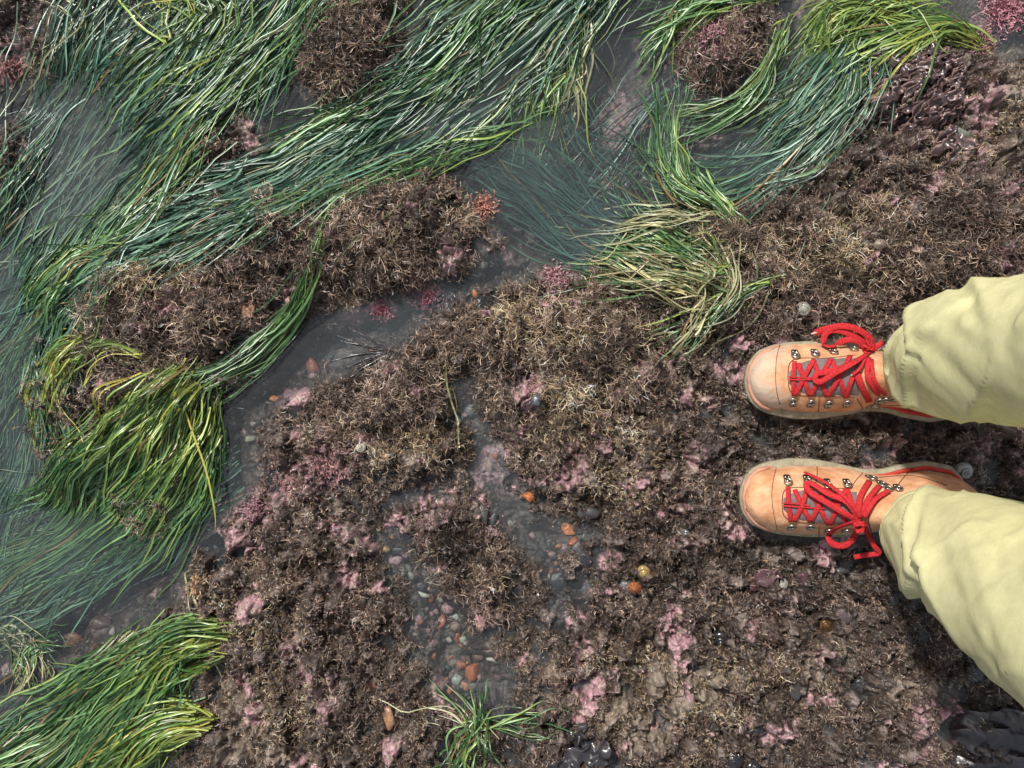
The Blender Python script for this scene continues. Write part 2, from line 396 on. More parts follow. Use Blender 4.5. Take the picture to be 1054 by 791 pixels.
def turf():
    NC = 98000
    x = rng.uniform(-1.0, 1.0, NC); y = rng.uniform(-.84, .84, NC)
    far_ = np.maximum(np.abs(x) / .74, np.abs(y) / .56)
    keep = (far_ < 1) | (rng.random(NC) < .25)
    x, y = x[keep], y[keep]
    d = samp(DF, x, y); pk = samp(PK, x, y); sd = samp(SD, x, y); fd = samp(FD, x, y)
    px_, py_ = x / S + CX, CY - y / S
    lg = blobs(LONG, px_, py_, .5)
    patch = fbm(px_ / 22, py_ / 22, 61, 3)
    edge = fbm(px_ / 10, py_ / 10, 62, 2)
    dens = sstep(-8, 4, d + 6 * edge) * (1 - .85 * sstep(.2, .6, pk)) * (1 - .45 * sstep(.3, .8, sd)) * (.45 + .55 * sstep(-.36, .0, patch + .25 * lg))
    dens = np.maximum(dens, .16 * sstep(-40, -6, d) * sstep(.1, .35, patch))      # scraps growing on the pool floor
    dens = dens * (1 - .50 * lg)
    dens = dens * (1 - .45 * (1 - lg) * sstep(.22, .34, fbm(px_ / 20, py_ / 20, 59, 4)))
    for hx, hy, rx_, ry_ in CLEAR:
        dens = dens * sstep(.8, 1.15, np.hypot((px_ - hx) / rx_, (py_ - hy) / ry_))
    for hx, hy, r in HOLES:
        dens = dens * sstep(r * .9, r * 1.7, np.hypot(px_ - hx, py_ - hy))
    dens = dens * sstep(-3, 1, fd)
    keep = rng.random(len(x)) < dens
    x, y = x[keep], y[keep]; px_, py_ = px_[keep], py_[keep]; d = d[keep]; lg = lg[keep]
    gd = blobs(GOLD, px_, py_, .3)
    n = len(x)
    ang = 2 * PI * fbm(px_ / 60, py_ / 60, 64, 2) + rng.normal(0, .8, n)
    tl = rng.uniform(.2, 1.3, n)
    cdir = np.stack([np.cos(ang) * tl, np.sin(ang) * tl, np.full(n, .22)], 1)
    hue = fbm(px_ / 30, py_ / 30, 66, 3) * 1.3 + rng.normal(0, .3, n)
    per = (7 + 7 * lg + rng.integers(0, 4, n)).astype(int)
    i = np.repeat(np.arange(n), per); N = len(i)
    spread = .0032 + .0035 * lg[i]
    bx = x[i] + rng.normal(0, 1, N) * spread; by = y[i] + rng.normal(0, 1, N) * spread
    bz = samp(HF, bx, by) - .001
    off = np.stack([bx - x[i], by - y[i], np.zeros(N)], 1) / spread[:, None]
    dr = cdir[i] + off * .45 + rng.normal(0, .45, (N, 3)); dr[:, 2] = np.abs(dr[:, 2]) * .55 + .12
    dr /= np.linalg.norm(dr, axis=1, keepdims=True)
    size = (.6 + .8 * rng.random(n))
    L = rng.uniform(.0065, .0135, N) * (1 + 1.0 * lg[i]) * size[i]
    K = 5
    A = grow(np.stack([bx, by, bz], 1), dr, L, K, .60, -.02)
    B = []
    for at in (1, 2, 3):
        sel = rng.random(N) < .85
        b0 = A[sel, at]; dd = A[sel, at + 1] - A[sel, at]; dd /= np.linalg.norm(dd, axis=1, keepdims=True) + 1e-9
        dd = dd + rng.normal(0, .75, dd.shape); dd /= np.linalg.norm(dd, axis=1, keepdims=True)
        B.append((sel, grow(b0, dd, L[sel] * rng.uniform(.3, .6, sel.sum()), 3, .5, -.05)))
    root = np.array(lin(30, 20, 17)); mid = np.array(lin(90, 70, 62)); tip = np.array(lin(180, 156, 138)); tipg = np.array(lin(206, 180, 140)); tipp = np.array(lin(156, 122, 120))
    ri = rng.random(N)
    g_ = np.clip(gd[i] * .7 + .5 * hue[i], 0, 1)[:, None]; p_ = np.clip(-hue[i] * .9, 0, 1)[:, None]
    tc_ = tip * (1 - g_) + tipg * g_; tc_ = tc_ * (1 - p_) + tipp * .6 * p_
    dt = blobs(DARKT_SHADOW, px_ + 14 * fbm(px_ / 30, py_ / 30, 81, 2), py_ + 14 * fbm(px_ / 30, py_ / 30, 82, 2), .3)
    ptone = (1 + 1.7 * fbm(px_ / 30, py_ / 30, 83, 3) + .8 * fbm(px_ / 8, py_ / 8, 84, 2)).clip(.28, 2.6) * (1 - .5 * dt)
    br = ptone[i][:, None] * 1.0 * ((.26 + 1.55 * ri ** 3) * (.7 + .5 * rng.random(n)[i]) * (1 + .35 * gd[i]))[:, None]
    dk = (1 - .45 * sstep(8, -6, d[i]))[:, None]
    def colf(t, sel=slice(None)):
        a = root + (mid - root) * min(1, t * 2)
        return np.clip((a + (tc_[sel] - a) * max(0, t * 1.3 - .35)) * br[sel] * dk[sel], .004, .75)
    W = .00025 * (1 + .35 * lg[i])[:, None]
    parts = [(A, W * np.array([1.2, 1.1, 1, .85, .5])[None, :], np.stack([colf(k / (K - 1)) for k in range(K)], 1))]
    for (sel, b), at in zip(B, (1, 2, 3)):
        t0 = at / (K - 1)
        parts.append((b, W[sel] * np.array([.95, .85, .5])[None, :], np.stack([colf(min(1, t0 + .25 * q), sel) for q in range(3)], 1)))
    Vs, Qs, Cs, nv = [], [], [], 0
    for p_, w_, c_ in parts:
        v, q, c = ribbon_arrays(p_, w_, c_, .5)
        Vs.append(v.reshape(-1, 3).astype(np.float32)); Qs.append((q + nv).astype(np.int32)); Cs.append(c.reshape(-1, 3).astype(np.float32)); nv += len(Vs[-1])
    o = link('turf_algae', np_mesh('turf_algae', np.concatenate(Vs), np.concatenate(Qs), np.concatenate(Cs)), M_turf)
    print('turf quads', sum(len(q) for q in Qs))
    tag(o, 'brown and golden fuzzy turf algae covering the raised reef rock', 'algae', kind='stuff')
turf()

# ------------------------------------------------------------------ seagrass
M_grass = mat('seagrass', attr=True, rough=.32, spec=.6)
SINK = [(75,120,60,50,.8),(40,250,40,50,.6),(40,600,80,40,1.3),(430,130,50,34,.9),(500,80,40,40,.7),(70,560,90,50,1.2),(110,530,60,34,.9),(20,360,36,60,1.3),(95,165,60,65,1.0),(60,230,50,45,.9),(20,420,50,90,1.4),(0,300,30,60,1.2),(60,560,130,50,1.1),(590,210,60,60,1.6),(560,160,40,40,1.4),(770,165,60,40,.9),(440,140,40,30,.6),
        (330,130,40,30,.3),(60,740,60,40,.6),(150,520,60,40,.5),(690,150,40,50,.8),(0,650,60,60,.8)]
GREEN = {  # dark body, pale body, yellow end
 'deep': (lin(20, 54, 42), lin(102, 142, 120), lin(124, 146, 90)),
 'fresh': (lin(26, 68, 32), lin(114, 154, 98), lin(150, 168, 80)),
 'lime': (lin(48, 88, 28), lin(144, 168, 88), lin(190, 180, 82)),
 'straw': (lin(72, 80, 52), lin(186, 186, 146), lin(196, 184, 132)),
 'blue': (lin(18, 54, 46), lin(56, 100, 88), lin(78, 110, 80)),
}
THIN = [(90,150,30,30,.25),(236,148,34,26,.95),(360,52,46,46,.96),(200,232,50,20,.75),(735,50,30,32,.85),(735,150,32,18,.75),(22,25,40,40,.8),(6,165,24,28,.85),(130,640,60,22,.85),(100,425,20,22,.9),(120,320,42,40,.85),(190,330,60,40,.85)]
def stream(pts, n, ln, w=.00100, lift=.02, pal='deep', roots=None, cross=.10, K=12, drift=.25, yellow=.2, subm=0.0, keep=False):
    """blades combed along a line of (px, py, half width) points; returns arrays"""
    p = np.array([(a, b) for a, b, c in pts], float); hw = np.array([c for a, b, c in pts], float)
    # smooth centre line
    cp = np.array([tuple(q) for q in smooth_path([(a, b, c) for a, b, c in pts], 10)])
    p, hw = cp[:, :2], cp[:, 2]
    seg = np.linalg.norm(np.diff(p, axis=0), axis=1); s = np.concatenate([[0], np.cumsum(seg)]); Lt = s[-1]
    tg = np.gradient(p, axis=0); tg /= np.linalg.norm(tg, axis=1, keepdims=True); nr = np.stack([-tg[:, 1], tg[:, 0]], 1)
    L = rng.uniform(ln[0], ln[1], n)
    if roots is None: s0 = rng.uniform(-.25, 1, n) * Lt - L * .3
    else: s0 = rng.random(n) ** 1.3 * roots * Lt + rng.normal(0, 11, n)
    t = np.linspace(0, 1, K)[None, :]
    ss = s0[:, None] + L[:, None] * t
    def ip(a):
        v = np.interp(ss, s, a)
        return v
    e0 = np.minimum(ss, 0); e1 = np.maximum(ss - Lt, 0)
    X = ip(p[:, 0]) + e0 * tg[0, 0] + e1 * tg[-1, 0]; Y = ip(p[:, 1]) + e0 * tg[0, 1] + e1 * tg[-1, 1]
    NX = ip(nr[:, 0]); NY = ip(nr[:, 1]); HW = ip(hw)
    u0 = rng.normal(0, .5, n).clip(-1.15, 1.15)
    dr = rng.normal(0, drift, n)
    far = rng.random(n) < cross
    dr = np.where(far, rng.normal(0, .65, n), dr); L = np.where(far, np.minimum(L, 95), L)
    wig = rng.normal(0, 1, (n, 1)) * np.sin(t * PI * rng.uniform(.8, 2.2, (n, 1)) + rng.uniform(0, 6, (n, 1))) * (2.2 + 5 * far[:, None])
    lump = 7 * fbm(ss / 60, u0[:, None] * 2 + 0 * ss, 71, 2)
    U = u0[:, None] * HW + dr[:, None] * L[:, None] * t * .35 + dr[:, None] * L[:, None] * .18 * t ** 2 + wig + lump
    X = X + NX * U; Y = Y + NY * U
    wx_ = (X - CX) * S; wy_ = (CY - Y) * S
    r = rng.random(n)[:, None]
    hh = samp(HF, wx_, wy_)
    sink = np.zeros(X.shape)
    for bx, by, rx, ry, a in SINK:
        q = np.sqrt(((X - bx) / rx) ** 2 + ((Y - by) / ry) ** 2); sink = np.maximum(sink, a * (1 - sstep(.5, 1.3, q)))
    sink = np.maximum(sink, subm)
    arch = np.sin(PI * np.clip(t * .9 + .08, 0, 1)) ** .7
    Z = np.maximum(hh + .003, -.003) + lift * (r ** 1.3) * arch * (1 - .9 * np.clip(sink, 0, 1)) + .004 * r - sink * (.022 * (1.05 - r)) - sink * .004
    Z = np.maximum(Z, hh + .002)
    for _ in range(3):
        Z[:, 1:-1] = (Z[:, :-2] + Z[:, 1:-1] * 2 + Z[:, 2:]) / 4
    thin = np.zeros(n)
    for bx, by, rx, ry, a in THIN:
        q = np.sqrt(((X[:, 2:-1] - bx) / rx) ** 2 + ((Y[:, 2:-1] - by) / ry) ** 2).min(axis=1)
        thin = np.maximum(thin, a * (1 - sstep(.55, 1.1, q)))
    ok = (rng.random(n) > thin) | keep
    # keep each point on its view-independent place: lift shifts nothing sideways
    Pt = np.stack([wx_, wy_, Z], -1)
    W = w * (.45 + 1.15 * rng.random(n) ** 1.6)[:, None] * np.clip(np.minimum(1.3 * (1 - t) ** .5 * 1.6, 1), .12, 1) * np.ones((n, K))
    a, b, c = [np.array(q) for q in GREEN[pal]]
    mixr = rng.random(n)[:, None, None] ** 1.4
    Cc = a + (b - a) * mixr
    yl = (rng.random(n) < yellow)[:, None, None] * rng.random(n)[:, None, None]
    rootend = (1 - sstep(0, .35, t))[..., None] * (.6 if roots is not None else .15)
    k = np.clip(yl * .8 + rootend * rng.random(n)[:, None, None], 0, 1)
    Cc = Cc * (1 - k) + c * k
    Cc = Cc * (.55 + .75 * rng.random(n))[:, None, None] * np.ones((n, K, 1))
    brown = (rng.random(n) < .03)[:, None, None]
    Cc = np.where(brown, np.array(lin(120, 98, 64)), Cc)
    return Pt[ok], W[ok], Cc[ok]
def bunch(name, streams, label, cat, group=None, kind=None):
    A = [stream(**s) for s in streams]
    me = ribbon_mesh(name, np.concatenate([a[0] for a in A]), np.concatenate([a[1] for a in A]), np.concatenate([a[2] for a in A]), tilt=.55, fold=.45)
    o = link(name, me, M_grass)
    return tag(o, label, cat, group, kind)
D = dict
bunch('seagrass_bed', [
  D(pts=[(330,-70,70),(240,50,80),(150,150,80),(80,230,60),(20,330,50),(-40,430,50)], n=2300, ln=(90,250), pal='deep', lift=.022),
  D(pts=[(180,-90,90),(110,20,80),(50,130,45),(0,220,40),(-50,320,40)], n=900, ln=(70,170), pal='deep', lift=.02),
  D(pts=[(470,-90,60),(330,10,50),(250,90,35),(190,160,35),(120,240,30)], n=1300, ln=(80,190), pal='fresh', lift=.024),
  D(pts=[(640,-90,50),(555,0,55),(440,95,48),(335,165,34),(230,225,26),(140,262,22),(60,310,24)], n=2400, ln=(100,260), pal='deep', lift=.022),
  D(pts=[(600,-80,30),(520,10,30),(430,90,30),(330,140,24)], n=500, ln=(60,140), pal='fresh', lift=.03),
  D(pts=[(430,165,12),(330,195,12),(230,235,16),(140,285,14),(95,350,10)], n=200, ln=(80,190), pal='fresh', lift=.02),
  D(pts=[(130,250,30),(80,265,36),(45,300,36),(15,360,30),(-20,430,34)], n=800, ln=(50,110), pal='fresh', lift=.03, roots=.6),
  D(pts=[(60,280,40),(26,390,50),(0,480,54),(-40,600,50)], n=2800, ln=(70,160), pal='deep', lift=.008, subm=.45),
  D(pts=[(230,20,50),(150,110,60),(85,190,60),(35,290,50),(-20,400,50)], n=1500, ln=(80,190), pal='deep', lift=.008, subm=.4),
  D(pts=[(190,-20,60),(230,20,40),(170,70,40)], n=160, ln=(60,140), pal='lime', lift=.03, cross=.6),
 ], 'large bed of deep green seagrass combed down and left over the upper left pool', 'seagrass', kind='stuff')
GRP = 'separate seagrass clumps rooted on the reef'
bunch('seagrass_clump', [D(pts=[(346,228,3),(330,280,7),(290,340,10),(240,380,12),(190,402,14),(150,420,20)], n=90, ln=(110,230), pal='fresh', lift=.016, roots=.3, cross=.03, drift=.1, keep=True)],
  'long thin bundle of green seagrass sweeping down from a single point across the brown mound', 'seagrass', GRP)
bunch('seagrass_clump', [D(pts=[(92,352,10),(66,368,20),(44,402,22),(32,440,18),(26,480,16)], n=330, ln=(45,105), pal='lime', lift=.028, roots=.25, w=.0009, yellow=.6),
  D(pts=[(160,365,10),(130,360,10),(100,370,12),(70,395,14)], n=60, ln=(40,90), pal='lime', lift=.02, roots=.3, cross=.3)],
  'small yellow green seagrass clump arching over the left end of the brown mound', 'seagrass', GRP)
bunch('seagrass_clump', [
  D(pts=[(202,392,24),(172,435,46),(125,490,56),(70,545,44),(0,590,40),(-70,630,40)], n=1700, ln=(80,190), pal='fresh', lift=.030, roots=.5),
  D(pts=[(202,394,26),(175,432,42),(138,480,46),(105,520,38)], n=800, ln=(50,110), pal='lime', lift=.038, roots=.4),
  D(pts=[(226,420,6),(218,460,8),(200,510,12),(150,560,20),(90,600,24)], n=160, ln=(60,150), pal='fresh', lift=.02, roots=.5),
  D(pts=[(160,510,46),(90,550,50),(-30,610,50)], n=1900, ln=(70,150), pal='deep', lift=.006, subm=.45)],
  'big green seagrass clump with lime roots spilling from the mound into the left pool', 'seagrass', GRP)
bunch('seagrass_clump', [
  D(pts=[(226,640,16),(188,648,24),(140,690,34),(80,745,38),(10,805,44),(-60,870,50)], n=1500, ln=(80,190), pal='fresh', lift=.028, roots=.55),
  D(pts=[(222,655,22),(185,668,24),(140,700,28),(80,750,34)], n=420, ln=(40,100), pal='lime', lift=.034, roots=.3),
  D(pts=[(205,735,16),(165,745,24),(120,780,30),(60,840,40)], n=500, ln=(60,130), pal='lime', lift=.028, roots=.35),
  D(pts=[(120,720,36),(40,770,44),(-40,840,60)], n=600, ln=(70,150), pal='deep', lift=.010)],
  'green and yellow seagrass clump sweeping left from the rock edge at the bottom left', 'seagrass', GRP)
bunch('seagrass_clump', [D(pts=[(10,690,18),(24,670,16),(40,660,14),(60,665,10)], n=60, ln=(20,45), pal='fresh', lift=.03, roots=.4, cross=.5),
   D(pts=[(-20,655,10),(10,655,14),(30,690,22),(10,730,24)], n=150, ln=(25,50), pal='straw', lift=.02, roots=.7, cross=.4)],
  'straw coloured dry seagrass tuft at the left edge beside the pool', 'seagrass', GRP)
bunch('seagrass_clump', [
  D(pts=[(486,775,16),(490,745,12),(494,715,10),(500,690,8)], n=28, ln=(30,56), pal='fresh', lift=.03, roots=.2, w=.0011, cross=.2),
  D(pts=[(500,765,12),(470,735,10),(440,722,8),(415,718,5)], n=9, ln=(50,85), pal='straw', lift=.02, roots=.2),
  D(pts=[(490,745,8),(530,742,8),(570,740,8),(605,748,6)], n=16, ln=(50,100), pal='fresh', lift=.016, roots=.2),
  D(pts=[(495,740,14),(480,765,16),(470,800,20)], n=50, ln=(28,56), pal='fresh', lift=.024, roots=.4, cross=.4)],
  'short fan of lime seagrass blades standing at the bottom end of the pebble channel', 'seagrass', GRP)
bunch('seagrass_clump', [
  D(pts=[(742,285,20),(705,274,24),(655,258,26),(610,240,26)], n=330, ln=(50,110), pal='fresh', lift=.014, roots=.5, drift=.45, cross=.3),
  D(pts=[(730,300,22),(690,288,24),(650,276,20),(615,264,16)], n=120, ln=(45,85), pal='straw', lift=.034, roots=.4, cross=.2, yellow=.7),
  D(pts=[(690,360,16),(715,330,26),(735,290,26),(720,250,18)], n=80, ln=(30,80), pal='straw', lift=.02, roots=.6, cross=.6),
  D(pts=[(670,255,36),(600,225,40),(545,185,34)], n=850, ln=(60,130), pal='blue', lift=.004, subm=.9, cross=.06),
  D(pts=[(790,290,4),(745,310,5),(700,345,6),(670,370,6)], n=24, ln=(70,140), pal='fresh', lift=.016, roots=.3),
  D(pts=[(700,230,16),(660,235,20),(620,240,16)], n=90, ln=(40,90), pal='straw', lift=.02)],
  'straw and green seagrass clump rooted right of centre with blades trailing left into the pool', 'seagrass', GRP)
bunch('seagrass_clump', [
  D(pts=[(742,222,10),(722,205,16),(700,185,18),(690,150,14),(690,110,12)], n=300, ln=(45,110), pal='fresh', lift=.026, roots=.5),
  D(pts=[(805,30,7),(786,75,9),(755,112,10),(715,130,12),(685,135,10)], n=110, ln=(70,130), pal='fresh', lift=.026, roots=.4),
  D(pts=[(800,0,8),(760,2,9),(715,10,12),(680,34,14)], n=120, ln=(60,120), pal='fresh', lift=.026, roots=.4, yellow=.5),
  D(pts=[(710,-10,14),(690,30,10),(672,60,8)], n=50, ln=(30,70), pal='fresh', lift=.02, cross=.5)],
  'green seagrass clump curling round the small pink topped mound near the top', 'seagrass', GRP)
bunch('seagrass_clump', [
  D(pts=[(905,22,14),(880,50,28),(850,95,38),(810,140,36),(755,175,22),(700,192,16),(660,185,12)], n=800, ln=(80,170), pal='deep', lift=.02, roots=.55),
  D(pts=[(1003,44,6),(965,30,8),(915,46,12),(870,70,18),(830,100,16)], n=200, ln=(60,130), pal='lime', lift=.03, roots=.35),
  D(pts=[(930,5,14),(890,12,16),(850,25,18),(830,60,14)], n=300, ln=(40,90), pal='lime', lift=.03, roots=.5, cross=.3),
  D(pts=[(870,-20,20),(900,10,20),(940,20,14)], n=120, ln=(40,80), pal='lime', lift=.03, cross=.5),
  D(pts=[(840,110,36),(790,150,26),(740,180,16)], n=200, ln=(60,130), pal='blue', lift=.004, subm=.6)],
  'dark green seagrass clump with yellow roots beside the purple seaweed at the upper right', 'seagrass', GRP)
bunch('seagrass_clump', [
  D(pts=[(590,-30,20),(575,40,24),(560,90,26),(552,130,20)], n=170, ln=(40,90), pal='fresh', lift=.012, cross=.6, yellow=.5),
  D(pts=[(600,40,20),(585,90,24),(570,120,24)], n=60, ln=(30,70), pal='straw', lift=.008, cross=.9),
  D(pts=[(600,30,14),(590,80,20),(600,130,20),(640,160,20)], n=50, ln=(50,110), pal='blue', lift=.006, cross=.5, subm=.4),
  D(pts=[(700,80,30),(650,130,40),(600,200,30)], n=70, ln=(60,140), pal='blue', lift=.003, subm=1.5)],
  'sparse loose seagrass blades crossing each other over the clear centre pool', 'seagrass', GRP)
bunch('seagrass_clump', [D(pts=[(0,20,20),(30,0,14),(80,20,14),(60,60,20)], n=26, ln=(60,120), pal='straw', lift=.02, cross=.6)],
  'few long loose seagrass blades curling over the brown corner mound at the top left', 'seagrass', GRP)
def loose(pts, label, pal='straw', n=3, w=.0011):
    bunch('loose_seagrass', [D(pts=pts, n=n, ln=(60, 120), pal=pal, lift=.012, roots=.05, w=w, cross=0, drift=.05)], label, 'seagrass', 'loose seagrass blades lying on the reef')
loose([(230,690,2),(196,600,2),(210,585,2)], 'bent pale seagrass blade standing by the rock at the end of the dark channel')
loose([(474,445,1),(470,425,1),(466,408,1)], 'short pale seagrass blade poking up beside the small centre pool', n=2)
loose([(470,200,2),(420,240,2),(360,300,2),(330,330,2)], 'thin straw blade lying across the brown ridge below the centre pool', n=3, w=.0008)
loose([(905,200,2),(860,235,2),(800,268,2)], 'single straw blade lying on brown turf below the purple seaweed', n=2, w=.0008)


# ================================================================== the person: boots and trousers
U = 1.30e-3
M_suede = None
def boot_suede(name, dusty, sgn=1):
    m = bpy.data.materials.new(name); m.use_nodes = True
    nt = m.node_tree; N = nt.nodes; L = nt.links; b = N['Principled BSDF']
    b.inputs['Roughness'].default_value = .85; b.inputs['Specular IOR Level'].default_value = .25
    tc = N.new('ShaderNodeTexCoord')
    n = N.new('ShaderNodeTexNoise'); n.inputs['Scale'].default_value = 45; n.inputs['Detail'].default_value = 5; n.inputs['Roughness'].default_value = .6
    L.new(tc.outputs['Object'], n.inputs['Vector'])
    r = N.new('ShaderNodeValToRGB'); e = r.color_ramp.elements
    e[0].position = .36; e[0].color = (*lin(192, 136, 98), 1); e[1].position = .64; e[1].color = (*lin(222, 176, 140), 1)
    L.new(n.outputs['Fac'], r.inputs['Fac'])
    sx = N.new('ShaderNodeSeparateXYZ'); L.new(tc.outputs['Object'], sx.inputs[0])
    # dried salt and dust rubbed into the toe: object x grows from toe to heel, y towards the inner side
    n2 = N.new('ShaderNodeTexNoise'); n2.inputs['Scale'].default_value = 60; n2.inputs['Detail'].default_value = 6; n2.inputs['Roughness'].default_value = .75
    L.new(tc.outputs['Object'], n2.inputs['Vector'])
    def math_(op, a, b_, c=None):
        q = N.new('ShaderNodeMath'); q.operation = op
        for i, v in enumerate((a, b_, c)):
            if v is None: continue
            if isinstance(v, (int, float)): q.inputs[i].default_value = v
            else: L.new(v, q.inputs[i])
        return q.outputs[0]
    front = math_('MULTIPLY_ADD', sx.outputs['X'], -22.0, 1.05 if dusty else .25)
    inner = math_('MULTIPLY', math_('ABSOLUTE', math_('ADD', sx.outputs['Y'], -.004), 0), 26.0 if dusty else 8.0)
    if dusty:   # the inner side of this boot is the dirtier one
        inner = math_('MAXIMUM', math_('MULTIPLY', sx.outputs['Y'], 24.0 * sgn), math_('MULTIPLY', sx.outputs['Y'], -14.0 * sgn))
    lim = math_('MULTIPLY_ADD', sx.outputs['X'], -9.0, 1.5)
    su = math_('ADD', math_('MULTIPLY', inner, lim), math_('ADD', front, math_('MULTIPLY_ADD', n2.outputs['Fac'], 2.4, -1.40 if dusty else -1.80)))
    mr = N.new('ShaderNodeMapRange'); mr.inputs['From Min'].default_value = .1; mr.inputs['From Max'].default_value = .8; mr.inputs['To Max'].default_value = .85 if dusty else .6
    L.new(su, mr.inputs['Value'])
    mx = N.new('ShaderNodeMix'); mx.data_type = 'RGBA'; mx.inputs['B'].default_value = (*(lin(196, 178, 160) if dusty else lin(206, 150, 118)), 1)
    L.new(mr.outputs['Result'], mx.inputs['Factor']); L.new(r.outputs['Color'], mx.inputs['A'])
    L.new(mx.outputs['Result'], b.inputs['Base Color'])
    nb = N.new('ShaderNodeTexNoise'); nb.inputs['Scale'].default_value = 900; nb.inputs['Detail'].default_value = 3
    L.new(tc.outputs['Object'], nb.inputs['Vector'])
    nw = N.new('ShaderNodeTexNoise'); nw.inputs['Scale'].default_value = 70; nw.inputs['Detail'].default_value = 2
    L.new(tc.outputs['Object'], nw.inputs['Vector'])
    b1 = N.new('ShaderNodeBump'); b1.inputs['Strength'].default_value = .8; b1.inputs['Distance'].default_value = .0010; L.new(nb.outputs['Fac'], b1.inputs['Height'])
    b2 = N.new('ShaderNodeBump'); b2.inputs['Strength'].default_value = .5; b2.inputs['Distance'].default_value = .004; L.new(nw.outputs['Fac'], b2.inputs['Height'])
    L.new(b1.outputs['Normal'], b2.inputs['Normal']); L.new(b2.outputs['Normal'], b.inputs['Normal'])
    return m
M_rand = mat('boot_toe_rubber', lin(200, 148, 122), rough=.7, noise=(60, 4, .7), bump=(600, .4, .0006))
M_sole = mat('boot_sole_rubber', lin(158, 150, 128), rough=.8, noise=(90, 5, .65), bump=(400, .6, .001))
M_red = mat('boot_red_welt', lin(196, 52, 44), rough=.6, noise=(60, 3, .7))
M_grey = mat('boot_grey_lining', lin(118, 108, 108), rough=.9, noise=(120, 4, .7), bump=(900, .6, .0008))
M_lace = mat('red_lace', lin(206, 52, 58), rough=.85, spec=.2, noise=(420, 4, .6), bump=(1100, 1.0, .0012))
M_tip = mat('lace_tip', lin(220, 170, 160), rough=.4)
M_metal = mat('lace_hook_metal', lin(190, 184, 176), rough=.28, metal=.95, noise=(400, 2, .7))
M_stitch = mat('boot_seam', lin(110, 62, 40), rough=.9, noise=(500, 2, .6))

_mu = [0, 2, 7, 15, 27, 52, 77, 102, 127, 147, 167, 192, 217, 228, 232]
_mo = [2, 13, 23, 30, 35, 39, 38, 33, 27, 27, 32, 35, 30, 18, 5]
_lu = [0, 2, 7, 14, 27, 42, 72, 112, 142, 170, 200, 220, 229, 232]
_lo = [0, 12, 21, 28, 34, 38, 41, 41, 36, 29, 25, 21, 12, 2]
def half(u, side):
    return (np.interp(u, _mu, _mo) if side > 0 else np.interp(u, _lu, _lo)) * U
def ucos(n): return [232 * (1 - math.cos(PI * i / n)) / 2 for i in range(n + 1)]
def outline(inset=0.0, n=44, notch=0.0):
    pts = []
    us = ucos(n)
    for side in (1, -1):
        seq = us if side > 0 else us[::-1][1:-1]
        for u in seq:
            sc = max(0, 1 - inset / .05)
            w = half(u, side)
            if notch and 20 < u < 225:
                w -= notch * (1 if (u * .075) % 1 < .28 else 0)
            pts.append(((116 + (u - 116) * (1 - inset / (116 * U))) * U, side * max(0.0, w - inset * min(1, w / .02))))
    return pts
def rocker(x):  return .010 * max(0, 1 - x / .07) ** 2
ZG = .0195
